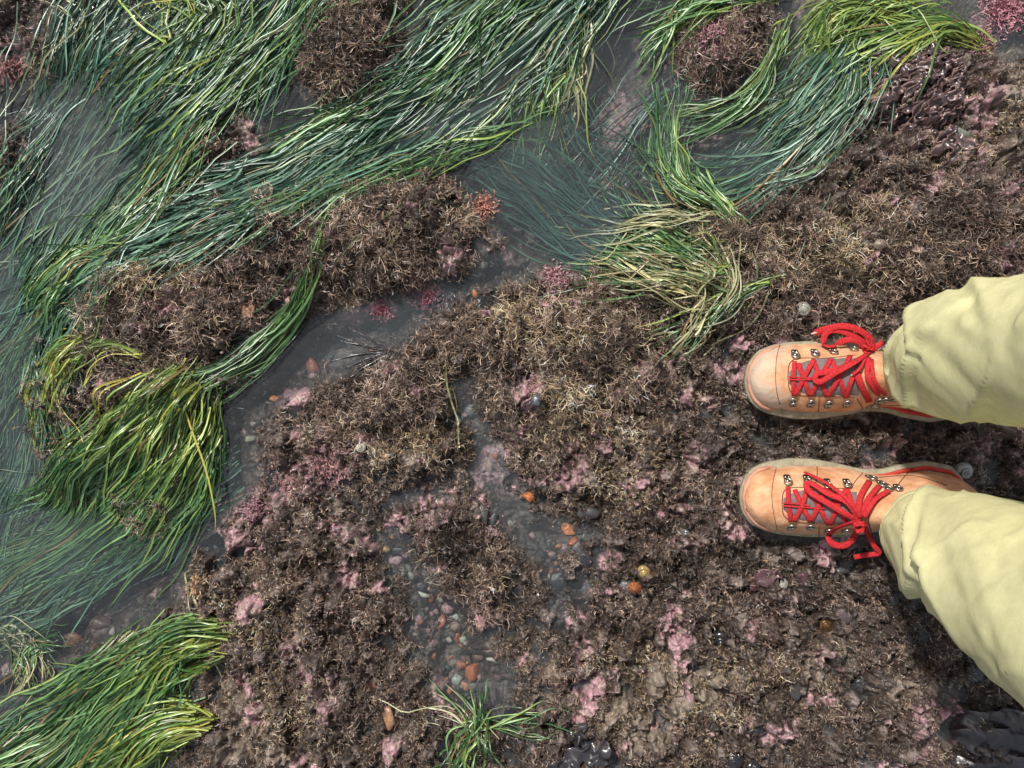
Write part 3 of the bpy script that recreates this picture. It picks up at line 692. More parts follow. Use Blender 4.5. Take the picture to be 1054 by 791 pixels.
def build_boot(world, sgn, dusty, lace_data, parent, label):
    """local x from toe to heel, y to the inner side, z up from the ground"""
    def tf(v): return [(p[0], p[1] * sgn, p[2]) for p in v]
    def part(name, v, f, m, par, sub=0):
        mb = MB(); mb.add(tf(v), f if sgn > 0 else [tuple(reversed(q)) for q in f]); o = mb.obj(name, m, par, sub=sub); return o
    # ---- upper
    Hu = [0, 3, 8, 15, 28, 45, 60, 80, 100, 120, 140, 155, 168, 190, 222, 228, 231]
    Hz = [.036, .048, .057, .062, .066, .070, .074, .082, .093, .106, .122, .138, .152, .158, .158, .140, .070]
    Ku = [0, 30, 60, 100, 130, 160, 190, 232]; Kk = [.1, .12, .25, .46, .50, .34, .16, .12]
    us = ucos(46); us[0] = 1.0; us[-1] = 230.5
    NT = 30; rings = []
    for u in us:
        hz = np.interp(u, Hu, Hz); kk = np.interp(u, Ku, Kk); ring = []
        wm = max(.002, half(u, 1) - np.interp(u, [0, 18, 40, 80, 105, 130, 170, 225, 232], [.003, .004, .0090, .0075, .002, .003, .0115, .0115, .006]) * min(1, half(u, 1) / .02)); wl = max(.002, half(u, -1) - .0018 * min(1, half(u, -1) / .02))
        uu = 116 + (u - 116) * .985
        for j in range(NT + 1):
            th = PI * j / NT; c, s_ = math.cos(th), math.sin(th)
            zf = s_ ** .78 if s_ > 0 else 0; z = .020 + rocker(uu * U) + (hz - .020) * zf
            yy = (wm if c > 0 else wl) * math.copysign(abs(c) ** .72, c) * (1 - kk * zf ** 1.2)
            lean = -.024 * (max(0, z - .05) / .1) ** 1.3
            yy += lean 
            ring.append((uu * U, yy, z))
        rings.append(ring)
    v, f = loft(rings, cap=False, closed=False)
    f.append(tuple(reversed(range(NT + 1)))); f.append(tuple((len(rings) - 1) * (NT + 1) + j for j in range(NT + 1)))
    boot = part('boot', v, f, boot_suede('boot_suede', dusty, sgn), parent, sub=1)
    boot.matrix_basis = Pinv @ world
    boot['label'] = label
    Wm = world
    bv = BVHTree.FromPolygons([Wm @ Vector(p) for p in tf(v)], [q for q in f])
    Wi = Wm.inverted()
    camv = Vector((0, 0, H))
    def hit(px_, py_, off=.001, zdef=.05):
        d = (P(px_, py_, 0) - camv).normalized()
        loc, nrm, i, dist = bv.ray_cast(camv, d)
        if loc is None:
            q = P(px_, py_, zdef); return q, Vector((0, 0, 1))
        if nrm.dot(d) > 0: nrm = -nrm
        return loc + nrm * off, nrm
    # ---- sole with lugs
    rr = []
    for z, ins, no in ((0, .008, .004), (.002, .003, .004), (.011, .001, .0045), (.013, .0, .0), (.020, -.0008, 0), (.0255, .0002, 0), (.027, .008, 0)):
        rr.append([(x, y, z + rocker(x) * (1 if z else 1)) for x, y in outline(ins, notch=no)])
    v2, f2 = loft(rr)
    part('sole', v2, f2, M_sole, boot)
    # ---- red welt line
    rg = []
    for q in range(40):
        u = 128 + (231 - 128) * math.sin(q / 39 * PI / 2); x = (116 + (u - 116) * .99) * U; y = max(0, half(u, 1) - .008 * min(1, half(u, 1) / .02))
        rg.append([(x + .002 * math.cos(a) * (u > 222), y + .0028 * math.cos(a), .0275 + .0022 * math.sin(a)) for a in [2 * PI * w / 8 for w in range(8)]])
    v2, f2 = loft(rg); part('welt', v2, f2, M_red, boot)
    # ---- toe rubber
    def band(u1, lo, hi, out, m, name):
        pts = []
        uus = [u1 * (i / 16) ** 1.7 for i in range(17)]
        seq = [(u, 1) for u in uus[::-1]] + [(u, -1) for u in uus[1:]]
        rings = []
        for q, (u, side) in enumerate(seq):
            w = half(u, side); e = min(1, (u1 - u) / (u1 * .3))
            top = lo + (hi - lo) * (.35 + .65 * e)
            wi = side * (w - (np.interp(u, [0, 18, 40], [.001, .002, .0085]) if side > 0 else .0012) * min(1, w / .02)); x = (116 + (u - 116) * .985) * U
            nx = -1 if u < 3 else -max(0, 1 - u / 30); ny = side * (1 if u > 3 else .4)
            if u == 0: wi = .001; ny = 0
            nl = math.hypot(nx, ny); nx /= nl; ny /= nl
            sec = [(out * 1.6, lo), (out * 1.8, (lo + top) / 2), (out * .9, top), (-.004, top + .001), (-.006, lo)]
            rings.append([(x + nx * a, wi + ny * a, rocker(x) + b_) for a, b_ in sec])
        v2, f2 = loft(rings); part(name, v2, f2, m, boot, sub=1)
    band(34, .022, .034, .0010, M_rand, 'toe_cap')
    # ---- ankle collar lining
    mb = MB(); ring = []
    cx = 186 * U; n = 36
    rings = []
    for i in range(n):
        a = 2 * PI * i / n
        ex, ey = .062 * math.cos(a), .036 * math.sin(a)
        zc = .157 + .004 * math.cos(a)
        yo = -.026
        rings.append([(cx + ex + .009 * math.cos(b_) * math.cos(a), (yo + ey + .009 * math.cos(b_) * math.sin(a)), zc + .011 * math.sin(b_)) for b_ in [2 * PI * q / 10 for q in range(10)]])
    v2 = [p for r_ in rings for p in r_]; f2 = []
    for i in range(n):
        for j in range(10):
            f2.append((i * 10 + j, i * 10 + (j + 1) % 10, ((i + 1) % n) * 10 + (j + 1) % 10, ((i + 1) % n) * 10 + j))
    part('collar', v2, f2, M_grey, boot)
    def world_part(name, mb, m, sub=0):
        mb.v = [tuple(Wi @ Vector(p)) for p in mb.v]
        return mb.obj(name, m, boot, sub=sub)
    # ---- tongue: grey padded patch between the facings
    mb = MB(); c = lace_data['tongue']
    (ax, ay), (bx, by), hw = c; G = 16; V = []
    for i in range(G + 1):
        for j in range(9):
            t = i / G; s_ = j / 4 - 1
            hh = hw * min(1, (math.sin(PI * min(.5, t * 1.0 + .03)) ** .5)) * 1.0
            p, nn = hit(ax + (bx - ax) * t, ay + (by - ay) * t + s_ * hh, .0004 + .0030 * (1 - abs(s_) ** 4) * min(1, (1 - t) * 6) + .0006 * math.sin(i * 2.1))
            V.append(p)
    F = [(i * 9 + j, i * 9 + j + 1, (i + 1) * 9 + j + 1, (i + 1) * 9 + j) for i in range(G) for j in range(8)]
    mb.add(V, F); world_part('tongue', mb, M_grey)
    # facing edges and seams
    for path, w_ in lace_data['seams']:
        mb = MB()
        pp = smooth_path([(a, b_, 0) for a, b_ in path], 6); q = [hit(p.x, p.y, .0002) for p in pp]
        strap(mb, [a for a, b_ in q], w_, .0006, [b_ for a, b_ in q], n=6)
        world_part('seam', mb, M_stitch)
    # ---- lace hooks: riveted base plate, two rivets and a ring
    for (hx, hy, dy) in lace_data['rings']:
        p, nn = hit(hx, hy, .0010)
        e1 = Vector((0, dy, 0)) - nn * Vector((0, dy, 0)).dot(nn); e1.normalize(); e2 = nn.cross(e1)
        mb = MB()
        prof = [(-.0058, .0026), (-.0044, .0044), (.0010, .0046), (.0044, .0030), (.0060, .0036)]
        for zz in (0,):
            lo_ = [p + e2 * (-w_) + e1 * a for a, w_ in prof] + [p + e2 * w_ + e1 * a for a, w_ in reversed(prof)]
            m_ = len(lo_)
            mb.add(lo_ + [q + nn * .0010 for q in lo_], [tuple(range(m_))[::-1], tuple(range(m_, 2 * m_))] + [(i, (i + 1) % m_, m_ + (i + 1) % m_, m_ + i) for i in range(m_)])
        for sx_ in (-.0021, .0022):
            c0 = p + e2 * sx_ + e1 * (-.0010) + nn * .001
            rr = [[c0 + (e2 * math.cos(2 * PI * q / 8) + e1 * math.sin(2 * PI * q / 8)) * (.0018 * k) + nn * (.0014 * z) for q in range(8)] for k, z in ((1, 0), (.85, .6), (.4, 1))]
            mb.add(*loft(rr))
        rc = p + e1 * .0076 + nn * .0022; rr = []
        for q in range(18):
            a = 2 * PI * q / 18; dd = e1 * math.cos(a) + e2 * math.sin(a)
            rr.append([rc + dd * (.0048 + .0012 * math.cos(b_)) + nn * (.0012 * math.sin(b_)) for b_ in [2 * PI * w / 6 for w in range(6)]])
        vv = [x for r_ in rr for x in r_]; ff = [(i * 6 + j, i * 6 + (j + 1) % 6, ((i + 1) % 18) * 6 + (j + 1) % 6, ((i + 1) % 18) * 6 + j) for i in range(18) for j in range(6)]
        mb.add(vv, ff)
        world_part('lace_hook', mb, M_metal)
    # ---- lace
    mb = MB()
    for path, w_, lift in lace_data['laces']:
        pp = smooth_path([(a[0], a[1], a[2] if len(a) > 2 else lift) for a in path], 6)
        q = []
        for i, p in enumerate(pp):
            sagl = .0008 * math.sin(PI * i / (len(pp) - 1))
            h_, nn = hit(p.x, p.y, .0022, lace_data['zdef']); z = h_.z + p.z + sagl
            q.append((P(p.x, p.y, z), nn))
        strap(mb, [a for a, b_ in q], w_ * 1.35, w_ * .30, [b_ for a, b_ in q], n=8)
    kx, ky = lace_data['knot']
    for k in range(3):
        rr = []
        cp, nn = hit(kx, ky, .008)
        for q in range(16):
            a = 2 * PI * q / 16
            ax_ = Vector((math.cos(k * 1.2), math.sin(k * 1.2), .3)).normalized(); bx_ = nn.cross(ax_).normalized()
            c0 = cp + ax_ * math.cos(a) * .0062 + bx_ * math.sin(a) * .0035 + nn * (.002 * math.sin(a * 2 + k) + .002 * k)
            dd = (c0 - cp).normalized()
            rr.append([c0 + dd * .0022 * math.cos(b_) + nn * .0022 * math.sin(b_) for b_ in [2 * PI * w / 7 for w in range(7)]])
        vv = [x for r_ in rr for x in r_]; ff = [(i * 7 + j, i * 7 + (j + 1) % 7, ((i + 1) % 16) * 7 + (j + 1) % 7, ((i + 1) % 16) * 7 + j) for i in range(16) for j in range(7)]
        mb.add(vv, ff)
    world_part('lace', mb, M_lace)
    for path in lace_data['tips']:
        mb = MB(); q = [P(a, b_, hit(a, b_, .002, lace_data['zdef'])[0].z + l_) for a, b_, l_ in path]
        strap(mb, q, .0013, .0013); world_part('lace_tip', mb, M_tip)
    return boot

def wmat(toe, heel):
    a = P(*toe, ZG + .01); b = P(*heel, ZG + .01); d = (b - a); ang = math.atan2(d.y, d.x)
    return Matrix.Translation((a.x, a.y, ZG)) @ Matrix.Rotation(ang, 4, 'Z')
person = empty('person', (.56, -.08, ZG))
tag(person, 'person standing in pale yellow green trousers and orange suede boots with red laces', 'person')
Pinv = Matrix.Translation((-.56, .08, -ZG))
lower = dict(tongue=((806, 519), (882, 524), 17), zdef=.055, knot=(886, 536),
  seams=[([(805, 519), (807, 506), (818, 502), (845, 503), (875, 503)], .0006), ([(805, 519), (807, 531), (818, 537), (845, 539), (872, 541)], .0006), ([(841, 480), (841, 490), (839, 500)], .0005), ([(843, 541), (843, 548), (843, 553)], .0005), ([(799, 482), (795, 500), (795, 520), (800, 546)], .0004), ([(940, 482), (930, 492), (924, 500)], .0006),
         ([(888, 487), (880, 496), (876, 504)], .0005), ([(897, 548), (894, 536), (897, 524), (906, 514)], .0008), ([(770, 486), (765, 500), (765, 515), (770, 528)], .0004), ([(905, 492), (940, 490), (975, 500)], .0005)],
  rings=[(810, 493, -1), (830, 493, -1), (851, 497, -1), (871, 497, -1), (895, 492, -1), (906, 498, -1), (913, 502, -1), (923, 502, -1), (814, 543, 1), (834, 543, 1), (852, 546, 1), (870, 546, 1)],
  laces=[([(811, 501), (812, 520), (814, 537)], .0023, .001), ([(818, 504), (825, 520), (834, 537)], .0023, .0015), ([(831, 500), (826, 520), (817, 537)], .0023, .003),
         ([(832, 500), (842, 520), (853, 541)], .0023, .0015), ([(851, 503), (843, 520), (835, 537)], .0023, .003), ([(853, 503), (862, 520), (871, 541)], .0023, .0015), ([(871, 503), (863, 520), (854, 541)], .0023, .003),
         ([(872, 503), (877, 518), (883, 532)], .0023, .003), ([(895, 495), (885, 513), (884, 533)], .0028, .004), ([(905, 500), (893, 515), (887, 533)], .0028, .005), ([(915, 505), (900, 515), (889, 533)], .0028, .006),
         ([(806, 518), (822, 519), (834, 521)], .0008, .004), ([(806, 521), (822, 522), (850, 524)], .0008, .004),
         ([(886, 536, .006), (872, 540, .010), (858, 546, .012), (853, 553, .012), (857, 560, .012), (868, 562, .012), (877, 556, .012), (884, 543, .009)], .0032, .01),
         ([(884, 534, .006), (872, 517, .012), (852, 508, .012), (836, 498, .009), (830, 499, .009), (834, 507, .010), (850, 517, .011), (868, 528, .010), (884, 537, .006)], .0030, .01),
         ([(886, 534, .006), (873, 515, .014), (852, 498, .013), (828, 486, .008)], .0020, .01),
         ([(887, 537, .006), (893, 549, .008), (900, 562, .006), (905, 569, .002), (898, 571, .0), (888, 572, -.004), (879, 574, -.008)], .0026, .0), ],
  tips=[])
upper = dict(tongue=((812, 389), (884, 388), 19), zdef=.055, knot=(893, 364),
  seams=[([(811, 389), (813, 374), (824, 369), (850, 369), (880, 366)], .0006), ([(811, 389), (813, 402), (822, 407), (850, 408), (880, 409)], .0006), ([(843, 409), (843, 418), (842, 424)], .0005), ([(803, 354), (799, 372), (799, 400), (806, 428)], .0004), ([(935, 421), (930, 414), (924, 410)], .0006), ([(882, 410), (886, 417), (888, 421)], .0005),
         ([(895, 378), (894, 392), (899, 404), (910, 410)], .0008), ([(770, 402), (766, 390), (768, 377), (776, 364)], .0004), ([(905, 417), (930, 418), (950, 420)], .0005)],
  rings=[(818, 364, -1), (838, 363, -1), (856, 362, -1), (877, 359, -1), (816, 415, 1), (834, 416, 1), (852, 417, 1), (871, 416, 1), (896, 418, 1), (904, 413, 1), (911, 412, 1), (919, 411, 1)],
  laces=[([(818, 372), (817, 390), (817, 407)], .0023, .001), ([(822, 374), (828, 392), (834, 408)], .0023, .0015), ([(838, 370), (828, 388), (818, 408)], .0023, .003), ([(837, 370), (844, 390), (852, 409)], .0023, .0015),
         ([(855, 370), (845, 388), (834, 408)], .0023, .003), ([(856, 370), (864, 390), (871, 410)], .0023, .0015), ([(875, 366), (864, 388), (852, 409)], .0023, .003), ([(880, 383), (875, 396), (871, 410)], .0023, .003),
         ([(881, 382), (887, 398), (895, 414)], .0032, .004), ([(894, 368), (893, 388), (904, 407)], .0024, .004), ([(897, 370), (900, 392), (911, 407)], .0020, .004), ([(812, 388), (826, 389), (850, 389)], .0008, .004), ([(812, 391), (826, 391), (850, 390)], .0008, .004),
         ([(893, 364, .006), (885, 353, .012), (872, 350, .014), (855, 357, .013), (848, 353, .013), (850, 344, .013), (858, 340, .013), (872, 343, .014), (886, 350, .012), (894, 360, .008)], .0032, .01),
         ([(839, 343, .004), (850, 339, .012), (868, 336, .016), (884, 340, .017), (896, 349, .014), (898, 360, .009)], .0032, .012),
         ([(893, 364, .006), (880, 373, .013), (860, 384, .013), (845, 393, .010), (839, 391, .009), (841, 385, .009), (852, 383, .011), (870, 377, .012), (890, 366, .008)], .0028, .01),
         ([(893, 364, .006), (902, 358, .006), (908, 352, .004)], .0026, .005), ([(892, 366, .006), (886, 378, .009), (878, 386, .008)], .0014, .006)],
  tips=[[(835, 344, .003), (842, 342, .006)], [(876, 387, .006), (881, 383, .007)]])

build_boot(wmat((758, 511), (990, 509)), 1, False, lower, person, 'cleaner orange suede boot with a red lace tail hanging over its outer side')
build_boot(wmat((763, 389), (990, 401)), -1, True, upper, person, 'orange suede boot with grey dust over its toe and inner side')

# ---- trousers: two legs, hems and hips in one mesh
M_trous = mat('trouser_cloth', lin(204, 201, 156), rough=.95, spec=.1, noise=(40, 6, .86), bump=(900, .9, .0007))
def leg_rings(cs, seed, cre):
    cp = smooth_path([(a, b_, c) for a, b_, c, r in cs], 14); rs = smooth_path([(r, 0, 0) for a, b_, c, r in cs], 14)
    n = 112; rings = []; tot = len(cp)
    ln_ = [0.0]
    for i in range(1, tot): ln_.append(ln_[-1] + (cp[i] - cp[i - 1]).length)
    for i, p in enumerate(cp):
        t = (cp[min(i + 1, tot - 1)] - cp[max(i - 1, 0)]).normalized()
        e1 = Vector((1, 0, 0)) - t * t.x; e1.normalize(); e2 = t.cross(e1)
        a = np.linspace(0, 2 * PI, n, endpoint=False); l = ln_[i]
        ca, sa = np.cos(a), np.sin(a)
        z = np.full(n, l)
        amp = min(1, .25 + l / .05)
        q = fbm(ca * 1.0 + sa * .6 + z * 4, sa * 1.0 + z * 6 + seed, seed, 3)
        rdg = (1 - np.abs(fbm(ca * .9 + z * 6, sa * .9 - z * 4 + 3.3, seed + 5, 2)) * 4.2).clip(0, 1) ** 2
        dr = amp * (.0048 * q + .0030 * rdg - .001)
        for (a0, l0, sl_, wd, am, ln2) in cre:   # long creases: angle, distance up the leg, slope, width, height, length
            da = np.angle(np.exp(1j * (a - a0 - sl_ * (l - l0))))
            dr = dr + 1.25 * am * (np.exp(-np.where(da > 0, da / (wd * .55), -da / (wd * 2.6))) - .35 * np.exp(-((da - wd * 1.3) / (wd * .9)) ** 2)) * math.exp(-((l - l0) / ln2) ** 2)
        if .020 < l < .0235: dr = dr - .0012                      # hem stitching groove
        if l < .02: dr = dr + .0008
        r = rs[i].x + dr
        rings.append([tuple(p + e1 * (r[j] * ca[j]) + e2 * (r[j] * sa[j])) for j in range(n)])
    return rings
def W3(px_, py_, z, r): q = P(px_, py_, z); return (q.x, q.y, q.z, r)
def inner_hem(r0, cpt):
    c = Vector(cpt); out = []
    for k, dz in ((.97, .0), (.955, .006), (.95, .03)):
        out.append([tuple(c + (Vector(p) - c) * k + Vector((0, 0, dz))) for p in r0])
    return out[::-1]
mb = MB()
hip = Vector((.63, -.095, .90))
LA = [W3(951, 380, .118, .0545), W3(964, 376, .145, .0600), W3(982, 369, .20, .0700), W3(1014, 364, .27, .0760), W3(1062, 362, .35, .078), (.532, .032, .45, .083), (.535, .035, .53, .088), (.575, .012, .68, .098), (.615, -.01, .82, .104), (.63, -.02, .90, .108)]
LB = [W3(953, 547, .116, .0545), W3(961, 553, .145, .0605), W3(985, 566, .20, .0710), W3(1022, 585, .28, .0790), W3(1062, 611, .36, .0850), (.524, -.226, .45, .090), (.53, -.232, .53, .093), (.575, -.215, .68, .102), (.61, -.185, .82, .108), (.63, -.17, .90, .110)]
legA_ = leg_rings(LA, 3, [(PI * .80, .10, 12, .10, .009, .05), (PI * 1.05, .13, -11, .12, .009, .07), (PI * .62, .18, 7, .13, .008, .08), (PI * 1.25, .07, 13, .1, .007, .05), (PI * .95, .05, -14, .09, .006, .03), (PI * 1.3, .2, -6, .14, .008, .08)])
legB_ = leg_rings(LB, 9, [(PI * .84, .10, 11, .10, .010, .06), (PI * 1.15, .12, -10, .12, .010, .08), (PI * 1.38, .17, -6, .13, .009, .09), (PI * 1.0, .20, 9, .12, .009, .07), (PI * .7, .05, 14, .09, .006, .03), (PI * 1.3, .05, -13, .09, .006, .03)])
for rr, c0 in ((legA_, LA[0][:3]), (legB_, LB[0][:3])):
    v, f = loft(inner_hem(rr[0], c0) + rr, cap=False); mb.add(v, f)
rr = []
for z, rx, ry in ((.80, .10, .16), (.84, .125, .185), (.90, .135, .19), (.98, .13, .178), (1.03, .12, .165), (1.032, .02, .03)):
    rr.append([(.63 + rx * math.cos(2 * PI * j / 48), -.095 + ry * math.sin(2 * PI * j / 48), z) for j in range(48)])
mb.add(*loft(rr))
mb.v = [tuple(Pinv @ Vector(p)) for p in mb.v]
tro = mb.obj('trousers', M_trous, person)
M_thread = mat('trouser_thread', lin(168, 160, 118), rough=.9, noise=(800, 2, .7))
for rr_ in (legA_, legB_):
    for want in (.011, .0205):                       # double row of hem stitching
        acc = 0; k = 0
        while acc < want and k < len(rr_) - 2:
            acc += (Vector(rr_[k + 1][0]) - Vector(rr_[k][0])).length; k += 1
        m_ = MB(); cen = sum((Vector(q) for q in rr_[k]), Vector()) / 112; rg = []
        for q in rr_[k]:
            q = Vector(q); dd = (q - cen).normalized()
            rg.append([Pinv @ (q + dd * (.0003 + .0006 * math.cos(a)) + Vector((0, 0, .0006 * math.sin(a)))) for a in [2 * PI * w / 5 for w in range(5)]])
        vv = [p for r_ in rg for p in r_]; nn_ = len(rg)
        m_.add(vv, [(i * 5 + j, i * 5 + (j + 1) % 5, ((i + 1) % nn_) * 5 + (j + 1) % 5, ((i + 1) % nn_) * 5 + j) for i in range(nn_) for j in range(5)])
        m_.obj('hem_stitch', M_thread, tro)
    m_ = MB(); ji = 30 if rr_ is legA_ else 86                          # outer leg seam
    pth = []
    for k in range(2, 70):
        cen = sum((Vector(q) for q in rr_[k]), Vector()) / 112; q = Vector(rr_[k][ji]); pth.append(Pinv @ (q + (q - cen).normalized() * .0004))
    strap(m_, pth, .0012, .0006, n=6); m_.obj('side_seam', M_thread, tro)

# ================================================================== stones, shells and weed
def noise3(p, s, seed):
    return perlin(np.array([p[0] * s + p[2] * s * .7]), np.array([p[1] * s - p[2] * s * .6 + seed * 3.1]), seed)[0]
import bmesh
def ico(sub):
    bm = bmesh.new(); bmesh.ops.create_icosphere(bm, subdivisions=sub, radius=1); v = [tuple(q.co) for q in bm.verts]; f = [tuple(x.index for x in q.verts) for q in bm.faces]; bm.free(); return v, f
ICO = {k: ico(k) for k in (2, 3, 4)}
def stone_mesh(name, rx, ry, rz, seed, m, rough=.14, flat=0, sub=3):
    v, f = ICO[sub]; out = []
    rs = random.Random(seed)
    cuts = [(Vector((rs.gauss(0, 1), rs.gauss(0, 1), rs.gauss(0, .6))).normalized(), rs.uniform(.50, .85)) for _ in range(6 + flat)]
    for p in v:
        q = Vector(p) * (1 + rough * 1.6 * noise3(p, 1.1, seed) + rough * .6 * noise3(p, 2.6, seed + 7))
        for nn, dd in cuts:
            e = q.dot(nn) - dd
            if e > 0: q -= nn * e * .85
        out.append((q.x * rx, q.y * ry, q.z * rz))
    me = bpy.data.meshes.new(name); me.from_pydata(out, [], f); me.polygons.foreach_set('use_smooth', [True] * len(f)); me.update()
    return me
STONE_M = {}
def smat(rgb, gloss=.4, speck=None, k='stone'):
    gm = sum(rgb) / 3; rgb = tuple(int(q * .82 + gm * .18 - 4) for q in rgb)
    key = (rgb, gloss, speck)
    if key not in STONE_M:
        STONE_M[key] = mat('weathered_' + k, lin(*rgb), rough=gloss, noise=(260, 4, .62), col2=lin(*speck) if speck else None, bump=(700, .5, .0008))
    return STONE_M[key]
seedc = [100]
def stone(px_, py_, rx, ry, rgb, label, name='pebble', rot=0, rz=None, sink=.3, gloss=.4, speck=None, group=None, cat=None, rough=.14, lift=0.0):
    seedc[0] += 1
    rx *= S; ry *= S; rz = rz * S if rz else min(rx, ry) * .62
    o = link(name, stone_mesh(name, rx, ry, rz, seedc[0], None, rough), smat(rgb, gloss, speck))
    p = on_ground(px_, py_); o.location = (p.x, p.y, p.z + rz * (1 - 2 * sink) * .8 + lift); o.rotation_euler = (random.uniform(-.15, .15), random.uniform(-.15, .15), rot)
    tag(o, label, cat or name.replace('_', ' '), group)
    return o
CH = 'stones lying in the pebble channel'
stone(486, 690, 8, 11, (200, 108, 66), 'largest orange pebble in the channel, wedge shaped, above the pale grey pebble', rot=-.2, group=CH, gloss=.3)
stone(470, 699, 8.5, 8, (168, 172, 164), 'pale grey round pebble with a dark line beside the orange wedge pebble', group=CH, rot=.3)
stone(453, 640, 8, 8.5, (184, 98, 70), 'rust orange oval pebble lying alone in the upper channel', group=CH, gloss=.3)
stone(471, 635, 10, 5, (170, 168, 160), 'pale grey triangular pebble right of the rust oval pebble', group=CH, rot=-.15)
stone(478, 658, 6, 5, (176, 188, 168), 'small pale green pebble below the grey triangular pebble', group=CH, rot=-.5)
stone(470, 655, 5, 7, (180, 96, 76), 'small brick red pebble touching the pale green pebble', group=CH, rot=.4)
stone(474, 684, 6.5, 5, (178, 112, 86), 'small dull orange pebble left of the wedge pebble', group=CH)
stone(478, 705, 5.5, 7, (194, 128, 100), 'pinkish orange pebble just below the pale grey round pebble', group=CH, rot=.5)
stone(487, 706, 5, 4.5, (128, 130, 126), 'small mid grey pebble right of the pinkish orange pebble', group=CH)
stone(480, 681, 4, 3.5, (200, 176, 130), 'tiny tan pebble between two orange pebbles', group=CH)
stone(514, 675, 11, 5, (120, 72, 60), 'long dark red stone with a white lower edge at the right side of the channel', group=CH, rot=.1)
stone(507, 679, 9, 2.4, (206, 196, 184), 'thin white shell sliver under the dark red stone', name='shell_sliver', cat='shell', rot=-.05, group=CH)
stone(493, 676, 7, 5, (118, 84, 72), 'brown pebble left of the dark red stone', group=CH)
stone(468, 645, 8, 7, (112, 80, 72), 'dull brown pebble under the grey triangular pebble', group=CH, rot=.6)
stone(434, 612, 9.5, 3, (212, 206, 190), 'long white shell fragment at the head of the channel', name='shell_sliver', cat='shell', rot=-.32, group=CH)
stone(443, 615, 4, 8, (186, 96, 62), 'narrow orange pebble next to the long white shell fragment', group=CH, rot=-.2)
stone(461, 625, 7.5, 6.5, (196, 146, 150), 'pink crusted pebble in the middle of the channel head', group=CH, speck=(150, 120, 124))
stone(445, 600, 6, 6, (62, 62, 66), 'dark grey round pebble above the narrow orange pebble', group=CH)
stone(434, 603, 6.5, 5.5, (72, 70, 70), 'dark grey flat pebble above the long white shell fragment', group=CH)
stone(421, 586, 3.5, 7, (120, 112, 108), 'narrow grey ring shaped stone near the top of the channel', group=CH, rot=.5)
stone(426, 594, 3, 6, (150, 92, 72), 'thin reddish stone near the top of the channel', group=CH, rot=-.6)
stone(397, 565, 5.5, 4.5, (188, 156, 110), 'tan orange pebble in the dark pool left of the channel head', group=CH)
stone(410, 566, 9, 5, (60, 62, 68), 'dark slate pebble beside the tan orange pebble', group=CH, rot=.2)
stone(418, 571, 6, 4, (180, 138, 148), 'pink crusted stone at the edge of the dark slate pebble', group=CH)
stone(407, 578, 9, 5, (190, 146, 156), 'larger pink crusted stone below the dark slate pebble', group=CH, rot=.3, speck=(140, 110, 116))
stone(495, 640, 5, 12, (150, 120, 122), 'pink edged grey stone right of the channel', group=CH, rot=.3, speck=(196, 150, 156))
stone(323, 378, 7.5, 13, (150, 78, 58), 'rust red stone lying under water in the dark channel', rot=.3, group='single stones in the pools')
stone(283, 411, 5.5, 4, (206, 118, 64), 'small bright orange pebble at the edge of the pink crust', group='single stones in the pools', lift=.002)
stone(586, 546, 7, 9, (196, 104, 50), 'knobbly bright orange stone in the narrow middle channel', rot=.2, rough=.34, speck=(214, 136, 84), group='single stones in the pools')
stone(590, 558, 7, 6, (190, 98, 54), 'second knobbly orange stone touching the bright orange one', rot=-.2, rough=.3, group='single stones in the pools')
stone(544, 511, 6.5, 6, (200, 106, 44), 'orange pebble halfway down the narrow middle channel', rough=.25, group='single stones in the pools', lift=.003)
stone(628, 196, 17, 15, (160, 120, 76), 'tan knobbly lump on the floor of the centre pool', name='stone', rough=.3, speck=(116, 84, 62), group='single stones in the pools', sink=.35, lift=.006)
stone(608, 187, 5, 4.5, (170, 184, 178), 'pale round pebble beside the tan lump in the centre pool', group='single stones in the pools', lift=.006)
stone(80, 656, 11, 10, (146, 98, 74), 'orange brown stone in the murky pool at the lower left', name='stone', group='single stones in the pools', lift=.012)
stone(60, 632, 17, 13, (104, 70, 58), 'bigger reddish brown stone in the murky pool at the lower left', name='stone', group='single stones in the pools', lift=.008)
stone(108, 640, 12, 9, (110, 84, 80), 'dull pinkish stone right of the reddish brown one in the murky pool', name='stone', group='single stones in the pools', lift=.008)
stone(600, 572, 14, 16, (66, 66, 72), 'dark slate slab in the narrow middle channel below the orange stones', name='stone', rot=.3, group='single stones in the pools', rz=5)
stone(605, 528, 12, 8, (84, 82, 86), 'grey slab above the orange stones in the middle channel', name='stone', rot=.1, group='single stones in the pools', rz=4)
stone(574, 598, 10, 12, (60, 58, 64), 'dark slab at the lower end of the middle channel', name='stone', rot=-.2, group='single stones in the pools', rz=4)
stone(484, 426, 13, 9, (64, 66, 74), 'dark oval stone lying in the small centre pool', name='stone', rot=.8, group='single stones in the pools', rz=4)
stone(552, 413, 7, 9, (84, 90, 98), 'blue grey stone wedged in brown turf right of the small centre pool', name='stone', group='stones wedged in the turf', gloss=.25)
stone(987, 137, 12, 8, (120, 132, 118), 'greenish grey stone below the purple seaweed', name='stone', rot=-.1, group='stones wedged in the turf', speck=(96, 100, 92))
stone(849, 156, 8, 5, (116, 122, 124), 'grey stone at the lower left foot of the purple seaweed', name='stone', group='stones wedged in the turf', rot=.4)
stone(1003, 690, 11, 12, (62, 66, 70), 'smooth dark domed stone with a pink patch near the trousers', name='stone', group='stones wedged in the turf', gloss=.2, sink=.2)
stone(820, 706, 12, 14, (74, 72, 70), 'dark slab sunk in turf left of the mussel', name='stone', group='stones wedged in the turf', rz=5, rot=.3)
stone(715, 681, 14, 10, (48, 48, 52), 'shiny black stone in turf at the lower right', name='stone', group='stones wedged in the turf', gloss=.18)
